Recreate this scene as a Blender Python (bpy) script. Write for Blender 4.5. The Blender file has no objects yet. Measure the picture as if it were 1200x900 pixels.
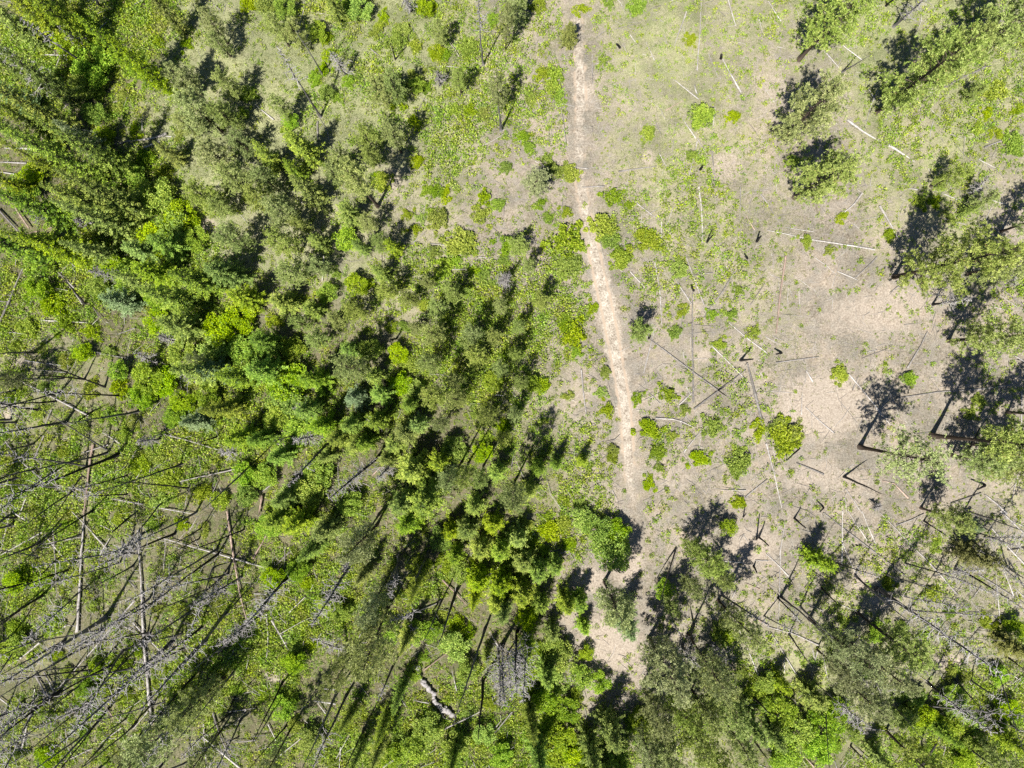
# ---------------------------------------------------------------- survey data
# positions were measured on a plan of 1200 x 900 units (0.12 m each), in tiles of 300 units, 3 steps to a unit
TREES = {
(0,0): """fir 450 200 75 17;fir 575 30 55 14;fir 190 50 70 17;fir 100 20 60 16;fir 20 60 60 15;leaf 240 140 70;leaf 320 225 80;leaf 165 40 50;leaf 255 100 55;
fir 130 380 65 18;spruce 290 490 50 12;fir 230 560 70 19;fir 70 480 55 16;fir 150 740 75 15;fir 300 705 70 13;fir 60 870 80 14;fir 240 880 70 13;fir 330 880 50 11;fir 200 600 55 16;
fir 430 720 65 9;leaf 545 690 75;leaf 610 800 70;leaf 440 790 60;leaf 545 840 70;leaf 480 750 50;leaf 640 760 60;fir 590 870 60 10;fir 500 880 55 9;leaf 690 840 50;leaf 370 480 40;leaf 470 620 45;leaf 330 400 45;
pine 745 85 60 9;pine 770 150 50 7;pine 640 270 75 10;pine 790 290 60 9;pine 700 390 95 12;pine 790 400 65 10;pine 760 540 85 11;pine 650 440 55 8;fir 600 545 50 7;pine 830 620 80 12;pine 845 500 60 9;pine 700 690 75 10;pine 820 840 75 11;pine 770 720 55 8;leaf 80 660 60;leaf 110 610 50;fir 20 640 50 12;fir 55 250 50 14;spruce 35 330 50 13;fir 100 430 55 15;leaf 290 300 50;leaf 400 560 35;fir 370 690 65 17;fir 330 540 60 19;fir 150 280 60 17;fir 560 280 62 17;fir 190 850 70 16;fir 350 770 60 15""",
(300,0): """fir 275 15 50 9;pine 70 90 60 9;pine 135 115 55 8;pine 480 300 60 11;pine 430 320 65 10;pine 90 370 50 8;pine 640 110 45 8;pine 712 275 45 8;pine 385 480 65 11;pine 480 470 60 12;pinehigh 340 580 85 18 428 725;pine 300 560 60 9;pine 395 540 50 8;
dull 850 310 55 13;dull 875 70 40 13;fir 165 530 75 11;fir 45 560 60 10;fir 190 680 70 12;fir 325 760 55 9;pine 90 740 85 12;fir 315 840 50 9;pine 400 785 50 8;pine 440 850 50 8;pine 100 850 80 12;pine 15 700 70 11;pine 30 630 60 10;fir 480 870 45 8;leaf 215 110 40;leaf 250 330 30;leaf 365 30 50;leaf 120 430 35;fir 225 860 45 8;pine 160 800 50 9;leaf 565 300 32;leaf 100 30 45;leaf 30 20 40;fir 370 865 40 8;leaf 590 30 35;fir 140 610 50 8;pine 270 610 50 8""",
(600,0): """cedar 200 125 42 6;dull 90 640 58 7;leaf 660 410 50;pine 20 860 45 6;pine 10 30 45 9""",
(900,0): """pine 235 85 90 18 105 213;pine 175 370 98 18 45 490;pine 265 585 100 18 92 695;pine 635 190 108 23 385 396;pine 880 60 105 22;pine 690 170 80 14;pine 655 615 42 9;fir 705 740 28 4;pine 770 700 40 7;pine 735 315 34 5;pine 990 760 58 14""",
(0,300): """leaf 450 60 65;fir 600 150 80 13;fir 700 90 85 13;fir 800 60 70 12;fir 640 250 70 12;leaf 520 430 65;fir 700 400 80 13;fir 830 430 75 13;spruce 690 580 50 9;fir 560 60 60 11;spruce 430 160 60 9;fir 850 640 60 11;leaf 400 40 50;leaf 580 440 55;leaf 560 230 50;dull 40 430 60 9;leaf 750 330 60;fir 780 250 70 12;fir 860 330 65 12;fir 780 540 60 11;leaf 640 340 55;leaf 730 490 50;fir 560 150 50 9;spruce 740 400 50 10;fir 870 150 60 11;leaf 500 500 50;fir 850 220 60 11;dull 690 360 45 9;fir 480 90 55 10;leaf 640 510 45;leaf 860 770 50;leaf 420 400 40;leaf 610 560 45;leaf 340 100 45;leaf 130 120 50;leaf 300 340 40;leaf 860 840 45""",
(300,300): """pine 130 50 80 11;pine 220 40 55 8;fir 440 60 50 8;pine 460 120 60 9;pine 545 145 50 9;pine 600 90 40 8;pine 690 130 60 9;pine 345 190 60 9;pine 280 225 50 8;pine 150 235 50 8;fir 100 160 60 9;
pine 270 410 85 15 380 410;pine 210 290 60 9;pine 630 275 70 12;pine 640 190 55 9;pine 760 270 60 11;pine 780 360 68 11;pine 840 290 50 9;pine 745 310 45 8;fir 440 490 52 9;fir 540 520 45 9;fir 525 620 60 11;fir 430 575 52 10;fir 345 590 58 11;spruce 355 500 50 9;fir 110 440 80 14;fir 30 400 70 13;fir 100 520 75 13;fir 40 310 60 11;fir 130 330 50 9;fir 215 440 60 12;pinehigh 630 490 68 18;pine 700 510 60 15;pine 610 375 62 12;dull 650 590 50 11;
pinehigh 690 770 60 21 725 722;pinehigh 730 820 55 21 748 724;pinehigh 800 780 50 19 800 736;fir 540 740 80 12;fir 600 840 90 14;fir 360 660 50 10;fir 240 600 60 11;fir 300 640 50 11;fir 490 660 50 10;fir 570 590 45 9;leaf 150 600 70;leaf 60 560 55;leaf 510 450 45;leaf 500 340 40;leaf 400 330 45;fir 520 860 60 12;fir 640 720 50 10;leaf 700 680 50;leaf 220 760 60;leaf 180 830 70;fir 110 850 60 10;fir 90 700 55 10;fir 250 700 40 9;leaf 330 870 50;leaf 830 440 40;pine 830 560 55 20;pine 870 640 45 10;fir 850 760 45 9;pine 860 180 45 8;pine 690 430 55 12;fir 390 650 45 10;fir 470 710 45 9;leaf 560 470 40;pine 860 400 50 10;fir 330 330 45 8;fir 420 420 40 7;pine 560 250 40 7;leaf 250 130 40;leaf 350 100 45;fir 200 190 45 8;leaf 800 690 40;fir 20 640 50 10;fir 770 870 50 9;leaf 30 780 50;fir 190 540 50 10""",
(600,300): """pine 110 160 52 8;pine 15 345 45 9;pine 60 30 40 7;pine 450 265 46 8;pine 20 840 75 22 10 790;leaf 70 450 38;fir 60 820 50 9;fir 155 730 40 7;fir 245 720 30 5;fir 90 740 40 9;pine 40 440 45 9;pine 10 560 45 11;pine 25 250 40 8""",
(900,300): """pine 660 55 108 25 440 75;pine 800 270 85 22 632 298;dullthin 560 715 112 19 325 672;pinehigh 835 655 90 23 568 632;pine 940 690 80 20;pine 760 720 70 12;pine 1010 560 70 15;pine 650 920 60 12;pine 900 760 70 14;pine 880 20 80 16""",
(0,600): """dull 680 690 90 16;dull 540 810 120 18;dull 700 860 70 12;leaf 300 620 40;leaf 330 560 35;leaf 60 470 45;leaf 50 250 45;dull 450 880 70 14""",
(300,600): """dull 370 130 88 20 425 45;dull 345 470 110 24 470 320;dull 310 560 70 20;fir 560 225 62 16;fir 380 215 50 8;fir 530 440 50 9;fir 200 130 55 10;fir 250 60 60 11;dull 400 330 70 19;dull 20 920 60 20;fir 160 30 60 11;fir 540 30 60 12;
yfir 740 60 50 8;yfir 790 120 50 8;yfir 830 40 45 7;yfir 700 140 40 7;yfir 860 130 45 8;yfir 780 230 50 8;yfir 860 240 50 8;yfir 850 310 45 8;yfir 690 60 40 7;fir 770 300 45 9;leaf 650 90 45;leaf 720 210 45;leaf 560 420 50;leaf 600 760 60;leaf 700 820 55;leaf 560 830 55;leaf 700 470 60;leaf 740 560 45;leaf 620 420 45;fir 430 830 50 10;fir 500 640 45 10;fir 870 340 50 11;fir 330 720 45 9;leaf 240 330 40;leaf 150 200 45;leaf 300 350 40;leaf 460 420 50;fir 810 510 28 6;fir 450 740 50 11;leaf 130 530 50;leaf 100 680 50;leaf 200 800 50;leaf 800 780 45;fir 690 880 50 10;leaf 480 860 50;fir 360 850 50 11;leaf 60 230 45;leaf 40 60 50;fir 90 20 55 10;leaf 860 860 50""",
(600,600): """yfir 40 170 48 7;yfir 85 205 48 7;yfir 150 185 40 6;yfir 30 280 55 8;fir 190 320 62 9;yfir 235 310 40 7;fir 100 320 50 8;yfir 250 400 32 5;yfir 20 90 45 7;leaf 350 130 80;leaf 300 60 60;leaf 250 30 50;leaf 370 70 50;dull 350 330 92 17 325 245;spruce 400 390 60 12;
dull 560 600 118 20 483 445;dull 510 720 80 16;dullthin 700 610 90 20 620 430;pine 690 170 75 13;pine 745 240 52 10;pine 640 270 50 10;dull 810 400 80 17;pine 770 710 85 14;pine 660 800 80 15;pine 810 830 70 13;dull 560 870 90 17;dull 480 860 70 15;pine 740 600 80 15;leaf 760 55 36;fir 300 1010 115 25 300 905;fir 60 720 55 13;fir 340 760 70 12;fir 280 840 65 13;fir 120 560 60 9;leaf 180 510 60;leaf 260 500 35;leaf 240 580 50;leaf 310 600 45;leaf 200 700 50;leaf 450 740 45;leaf 480 780 45;leaf 890 600 45;leaf 540 270 42;pine 560 330 45 8;fir 140 420 50 8;leaf 60 380 50;fir 50 460 50 9;leaf 120 660 55;leaf 180 800 55;fir 90 860 60 13;leaf 240 880 60;fir 15 570 45 10;pine 640 130 50 9;leaf 150 480 50;pine 600 700 70 14;pine 690 720 65 14;pine 720 880 70 15;fir 380 880 60 11;fir 850 760 50 9""",
(900,600): """cedar 735 155 70 9;spruce 715 50 38 5;dullthin 290 490 105 19;pine 495 480 95 15;dull 420 560 90 17;dull 330 640 85 15;dull 260 560 60 13;fir 175 170 62 10;fir 150 640 70 8;fir 40 590 45 7;leaf 90 770 70;leaf 200 750 65;leaf 40 690 60;leaf 650 650 50;fir 680 700 55 9;cedar 855 470 58 7;leaf 640 750 50;pine 545 890 85 15;leaf 180 830 60;leaf 60 860 60;leaf 480 720 50;leaf 560 720 50;fir 610 770 55 9;fir 870 820 55 10;leaf 740 830 50;leaf 850 700 45;pine 400 680 60 11;leaf 250 690 55;leaf 300 770 40;leaf 520 650 40;fir 390 860 50 9;leaf 700 880 50;leaf 820 580 40;leaf 870 400 40;fir 20 780 50 8;dull 220 440 45 12;leaf 350 560 35;pine 850 900 70 12""",
}
# standing dead stems: base x y, tip x y, diameter in cm, height cap, kind (s bare pole, b bare branches, t branches near the top)
SNAGS = {
(0,0): "235 360 -60 130 55 22 b;300 160 200 90 30 12 b;150 770 90 740 30 9 b;330 240 60 60 30 16 t;350 20 300 -60 35 14 b;330 790 260 770 30 7 b;400 730 290 720 22 8 s",
(300,0): "230 415 75 165 28 17 t;800 225 783 -20 26 20 t;245 870 180 820 24 8 s;235 265 140 110 22 16 s;430 727 395 680 30 8 s;490 210 478 165 26 8 s;320 270 265 190 30 9 b;645 300 640 255 28 8 b;545 40 525 0 28 9 b;862 455 850 370 40 10 s",
(600,0): "735 205 737 192 45 3 s;660 598 668 590 40 2.5 s;685 852 705 828 30 5 s;380 168 366 156 40 2.5 s;860 850 875 830 40 4 s",
(900,0): "255 258 360 195 22 12 s;440 95 590 -40 34 16 b;415 20 440 0 35 6 s;735 75 870 50 30 12 b;700 700 780 620 22 9 b",
(0,300): "118 340 -10 346 34 20 s;225 431 85 431 24 14 s;240 585 -10 625 38 21 t;490 545 225 590 30 16 s;420 695 -10 860 42 22 t;385 690 -5 775 28 20 s;640 730 330 832 26 17 s;120 660 -5 695 26 14 s;200 510 -5 522 24 18 s;880 735 700 900 26 17 s;330 545 250 600 22 10 s;760 635 700 655 26 6 s;300 170 210 60 32 12 s;445 85 310 50 34 12 b;620 300 560 280 30 9 b;700 440 630 410 28 9 b;560 645 480 655 28 10 b;840 690 770 690 30 8 b;550 380 480 340 26 9 b",
(300,300): "495 290 470 296 30 7 s;155 625 60 652 24 10 s;265 645 110 812 34 16 t;270 640 150 765 24 14 s;437 700 255 855 40 18 b;478 735 425 785 28 9 b;225 625 130 650 30 10 b;600 225 575 225 26 7 s;200 545 130 540 30 8 b;440 590 400 580 26 8 b;860 90 880 70 30 6 b;870 125 890 60 26 6 b",
(600,300): "480 290 487 280 38 3.5 s;805 366 850 362 40 4 s;640 122 630 110 38 2 s;830 8 820 2 35 2.5 s;725 470 755 492 22 3 s",
(900,300): "270 775 405 838 34 8 s;50 340 30 345 40 3 s;705 680 740 600 24 7 s;765 805 735 820 40 4 s;855 50 870 100 30 7 b;395 875 370 885 38 3 b;120 675 70 720 30 6 s;200 885 185 900 30 4 s;580 170 720 150 30 12 b",
(0,600): "150 102 -10 166 40 18 s;150 292 -10 390 38 19 s;200 165 145 220 26 8 s;465 190 305 275 24 15 s;370 372 -10 612 52 23 t;345 450 -10 655 38 22 s;222 455 -10 580 34 20 s;298 595 158 708 30 16 s;610 450 165 855 44 24 t;725 450 500 690 46 20 t;530 425 385 526 24 14 s;765 130 440 320 28 21 t;775 145 490 360 30 20 t;440 728 358 785 24 12 s;210 632 -10 796 42 21 s;690 0 345 165 26 21 t;860 60 560 185 20 18 s;700 95 580 160 18 12 s;450 20 395 70 34 8 s;500 75 440 160 30 12 b;60 350 -5 400 30 13 s;350 830 290 895 32 10 s;540 670 430 790 26 14 s;400 480 280 600 24 14 s",
(300,600): "110 230 -40 400 44 20 b;705 275 640 468 42 14 s;650 316 585 462 26 14 s;805 415 695 742 34 21 s;800 590 782 800 38 20 s;850 480 856 685 34 18 b;870 470 876 688 34 18 b;885 500 898 660 26 18 t;290 625 165 895 36 21 s;320 640 200 900 34 20 t;380 765 312 905 34 15 s;320 200 195 395 36 17 b;97 590 -10 810 28 19 s;480 545 430 660 26 15 t;430 10 380 80 30 18 s;610 140 560 240 40 12 s;523 130 460 255 34 14 s;650 310 470 385 26 14 t;300 215 330 170 30 8 b;480 545 440 640 22 14 s;640 320 620 350 26 6 s;570 440 545 400 30 7 b;330 490 200 440 30 12 b;505 150 470 300 36 16 t;75 670 0 800 24 14 s",
(600,600): "580 120 500 385 24 8 s;735 290 905 402 32 16 t;640 395 625 450 34 10 s;862 100 880 62 30 5 s;850 190 862 215 34 3 s;815 20 825 5 24 3 s;20 420 18 640 36 19 b;45 430 40 670 30 18 b;555 730 575 840 38 14 s;770 540 700 470 30 10 b;600 470 660 555 34 14 b;325 240 335 262 46 6 s;840 640 905 706 34 12 s;850 800 900 870 32 12 s;870 90 905 120 28 8 s",
(900,600): "42 295 205 440 28 19 s;108 330 225 440 30 14 s;305 220 495 385 30 18 s;380 265 830 575 48 24 b;312 352 440 455 38 14 s;70 425 148 540 26 11 s;547 30 625 82 26 8 s;660 200 905 345 32 18 t;290 822 332 862 28 6 s;560 600 790 775 34 17 b;692 815 795 895 34 12 s;710 590 840 675 26 14 t;860 750 905 785 30 10 s;840 190 910 240 32 14 s;480 180 800 290 20 18 t;95 22 135 58 30 6 s;415 220 690 310 20 18 s;185 265 240 320 26 9 s;540 895 590 815 40 9 s;840 510 905 560 30 12 s;690 -5 905 70 30 16 s",
}
# fallen stems: polyline x y x y ..., diameter in cm, colour (w white, g grey, p pinkish, d dark)
LOGS = {
(0,0): "440 500 540 488 590 470 40 w;510 520 570 498 30 w;585 480 640 486 20 w;15 520 135 525 45 w;0 570 95 574 30 w;0 605 60 612 25 w;15 650 70 750 110 805 40 p;-5 735 90 836 38 g;50 838 205 798 28 p;150 195 270 195 22 w;780 40 720 -5 18 g;350 520 440 505 30 g;280 455 330 465 22 w",
(300,0): "0 370 65 425 26 w;405 175 430 195 26 g;460 20 445 -5 18 g;220 430 222 500 30 g;540 865 600 810 20 w;612 858 690 865 24 w;805 620 815 650 18 w;630 550 655 530 18 w;140 520 155 530 14 w;860 520 830 540 14 w;0 150 18 165 24 g;600 330 560 410 14 g;690 555 720 565 12 w",
(600,0): "665 0 660 120 652 250 20 w;612 45 572 165 20 w;738 210 770 270 803 332 26 w;760 0 786 92 16 w;600 420 645 490 24 w;650 500 620 620 22 w;375 602 440 592 510 585 22 w;570 280 655 350 20 w;245 657 325 653 24 w;215 585 270 592 20 w;525 780 522 890 16 w;655 660 668 760 667 855 24 w;700 535 706 640 18 g;800 660 798 790 14 g;440 715 505 765 18 w;400 790 378 812 14 w;870 685 905 730 22 w;470 150 500 212 14 w;600 355 540 390 14 p;690 190 725 280 12 g;575 430 560 560 10 g;650 490 690 560 16 w;650 330 640 300 26 w;820 760 850 810 14 p;480 790 420 770 12 w;712 380 708 440 14 w;380 760 360 810 12 w;130 870 40 840 14 g;770 845 820 848 12 p",
(900,0): "275 425 340 470 395 498 32 w;422 512 470 540 515 570 32 w;255 160 330 212 22 w;195 185 245 242 22 w;330 680 300 720 268 748 26 w;390 725 425 785 455 845 30 w;-5 810 180 845 370 878 22 w;610 680 675 705 20 w;750 690 832 716 22 w;490 665 522 667 22 w;760 518 830 490 905 470 22 w;0 5 45 77 20 w;600 320 690 270 785 228 34 g;-5 720 35 780 14 g;350 310 375 355 16 w;740 560 800 590 14 w;640 640 600 670 12 w;640 520 660 580 10 p;745 0 735 30 18 w;500 580 470 620 12 g;790 730 760 790 12 w;160 815 60 800 12 w;400 760 330 770 10 w;690 480 685 560 10 g;620 770 700 790 14 w",
(0,300): "92 45 55 130 8 238 36 g;212 60 265 112 30 w;238 88 292 168 24 w;150 228 312 234 26 w;-5 138 60 140 26 g;-5 160 45 162 30 g;80 438 185 490 322 560 30 w;95 368 235 386 20 w;300 330 420 356 34 g;338 660 320 780 303 905 38 p;580 625 670 650 775 682 22 w;848 745 720 770 605 797 26 w;-5 500 100 582 26 g;165 630 130 712 26 g;28 650 90 725 160 782 32 g;-5 742 92 714 24 w;400 850 505 872 28 w;540 880 690 905 24 w;390 662 300 690 28 w;240 740 150 790 26 w;330 830 200 800 22 w;370 620 430 660 20 w;610 560 640 580 16 w;740 860 770 790 20 g;20 850 60 905 24 w;100 850 80 905 22 w;700 700 710 750 18 g;45 270 100 275 22 w;460 360 350 345 22 g;480 255 420 280 20 g;540 680 530 760 14 w;240 410 130 400 18 g;190 540 170 590 22 g;330 180 380 240 14 g",
(300,300): "240 0 235 90 26 w;320 850 345 838 26 w;20 830 60 800 24 w;15 905 25 840 40 p;75 660 130 670 18 g;840 490 870 492 22 w;640 40 665 85 14 w;340 110 380 100 18 p;410 770 440 740 26 p;785 5 830 8 16 w;250 90 255 30 18 g;760 10 700 30 10 g;300 880 335 845 24 g",
(600,300): "500 20 518 110 527 240 22 w;610 0 640 80 677 172 22 w;640 70 705 60 16 w;553 50 590 110 628 168 22 w;634 130 637 320 639 512 30 g;782 55 740 125 688 192 22 g;765 235 830 290 895 338 22 w;503 240 485 320 463 412 22 w;485 295 600 380 722 470 28 g;822 400 730 470 640 538 28 g;700 312 770 380 842 455 22 w;828 375 855 480 882 592 42 g;505 570 580 573 640 602 24 w;672 608 605 692 20 w;645 470 590 522 16 w;242 400 250 480 262 562 24 w;415 55 472 117 18 w;890 95 840 172 16 g;660 240 690 190 14 g;240 395 215 405 18 p;560 20 545 55 10 g;690 640 735 600 10 g;720 540 690 560 10 w;820 850 900 785 20 w;870 700 900 690 16 w;740 640 770 600 8 g;430 330 445 360 12 w;885 640 850 660 14 w;550 730 548 760 16 w;870 880 900 860 16 w;570 580 600 560 18 w;660 440 560 555 8 g",
(900,300): "62 0 45 130 28 272 30 p;378 5 345 40 305 77 22 g;242 55 312 86 18 w;560 265 530 330 490 395 26 g;450 500 600 478 742 468 842 455 26 g;285 415 350 490 432 592 22 w;135 533 185 580 237 622 20 w;-5 660 25 770 52 885 26 w;103 728 200 770 24 g;400 790 440 800 490 850 22 p;640 868 745 830 24 g;758 838 800 870 835 905 34 w;28 375 180 355 20 w;135 402 158 442 24 w;120 478 118 560 16 w;883 480 882 605 20 w;275 820 330 905 18 w;860 352 905 378 28 w;300 472 320 420 16 g;270 850 275 900 14 w;820 120 900 180 22 g;425 130 480 90 16 g;830 210 840 180 14 g;540 20 480 90 18 g;800 130 870 180 14 w;385 330 330 340 12 w;360 500 400 560 14 w;330 360 420 325 10 g;40 405 42 440 12 w;520 340 560 345 12 w;860 540 880 570 12 w",
(0,600): "302 -5 290 150 270 425 40 w;488 60 502 240 515 430 540 748 42 w;803 -5 825 150 845 270 872 382 34 p;262 -5 320 60 378 127 32 w;158 68 90 105 12 148 26 w;195 55 198 180 200 298 26 g;168 78 228 155 26 w;160 110 292 84 24 w;428 100 442 195 24 g;560 85 720 130 900 182 28 w;478 308 350 460 195 630 30 w;123 622 105 720 80 825 26 w;118 570 172 662 38 g;152 565 192 632 32 g;138 460 60 524 24 w;472 385 540 455 608 525 30 w;638 435 705 545 22 w;215 880 325 830 24 w;718 740 725 820 730 900 30 w;750 700 785 790 820 862 30 g;718 782 780 835 855 895 34 w;468 785 436 818 28 w;800 700 905 682 22 w;-5 652 45 690 22 w;45 0 8 140 24 w;60 0 115 35 26 w;390 90 350 155 28 w;590 90 580 200 16 g;455 235 480 270 18 g;375 680 400 720 28 p;430 755 360 805 22 w;580 540 480 520 20 w;660 560 600 470 18 g;870 690 830 740 18 g;805 455 770 500 24 p;760 470 700 600 18 g;680 590 710 630 20 w;230 400 190 430 22 w;300 330 360 280 22 g;830 800 905 795 22 w;245 665 270 720 24 p;90 500 30 540 20 w;520 700 470 760 20 w;905 300 840 330 18 g;700 340 800 260 26 g;440 400 500 430 18 w",
(300,600): "642 318 560 350 470 388 24 g;792 694 690 745 600 795 448 892 36 w;678 490 590 555 22 p;655 235 700 280 742 327 28 p;38 355 45 440 42 505 22 w;58 378 118 477 26 w;70 0 40 80 -5 160 32 p;690 552 706 625 20 w;210 652 285 668 28 w;162 788 110 830 65 868 22 w;580 893 628 873 22 w;48 738 75 795 20 w;-5 180 55 200 20 w;105 120 100 290 22 g;175 295 120 350 20 w;45 285 -5 285 18 w;240 612 290 616 28 w;365 690 350 670 22 w;300 820 295 900 22 w;-5 780 60 775 18 g;90 370 130 410 26 w;650 10 640 40 18 g;120 140 40 220 18 g;900 700 840 770 24 g;555 655 610 670 20 w;440 560 430 490 16 g;560 390 575 440 18 w;820 420 850 470 20 w;860 730 840 760 20 w;530 680 505 640 20 g;350 580 400 640 16 g;215 650 250 700 20 w",
(600,600): "585 118 545 240 500 382 22 g;560 380 600 450 652 548 24 g;795 408 830 490 866 584 22 w;770 520 777 566 20 p;745 173 812 178 22 w;790 268 772 302 18 w;48 390 85 392 22 p;855 170 900 170 18 w;820 250 870 270 16 p;850 370 900 395 24 p;20 150 60 152 14 w;120 540 190 620 26 p;205 640 215 690 28 w;260 840 280 860 18 w;0 70 30 72 34 w;890 130 905 145 14 w;600 760 600 790 14 w;100 520 130 560 24 w;850 880 870 895 22 w;770 140 768 180 10 w",
(900,600): "-5 148 35 185 72 225 22 w;262 -5 258 90 254 182 26 w;195 3 300 85 440 195 480 225 32 g;390 0 470 85 590 205 665 290 30 w;328 -5 350 50 378 112 20 w;280 -5 345 98 20 w;812 -5 860 40 905 85 32 w;782 53 840 120 905 188 32 w;448 45 500 25 545 3 26 w;258 108 308 222 22 w;-5 400 90 425 172 462 28 w;10 425 60 510 115 598 24 w;168 480 140 592 22 w;45 130 30 400 20 w;185 490 206 582 16 w;315 750 440 768 24 g;828 210 862 302 20 w;840 132 905 120 26 d;740 220 820 270 905 325 24 g;300 820 370 880 24 g;20 520 0 550 22 w;60 45 42 150 18 w;240 318 310 350 22 w;190 345 90 300 14 w;575 50 680 110 740 200 14 w;800 220 815 390 16 w;740 640 680 560 16 w;620 820 600 900 18 w;865 150 895 100 16 w;130 178 250 178 14 g;860 260 900 300 16 w;520 720 640 680 16 g;340 840 400 870 18 w;780 90 810 190 18 w;905 55 830 20 18 w;430 640 400 680 14 g;720 300 750 260 16 w;890 690 850 640 18 w;230 870 240 905 22 g;120 850 160 890 22 p;640 690 660 640 16 g;140 440 160 520 18 w;900 600 820 540 18 w;870 280 900 360 18 w;50 500 52 560 16 w;620 300 690 320 12 g;300 60 320 130 14 g;10 60 30 20 10 g",
}
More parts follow.
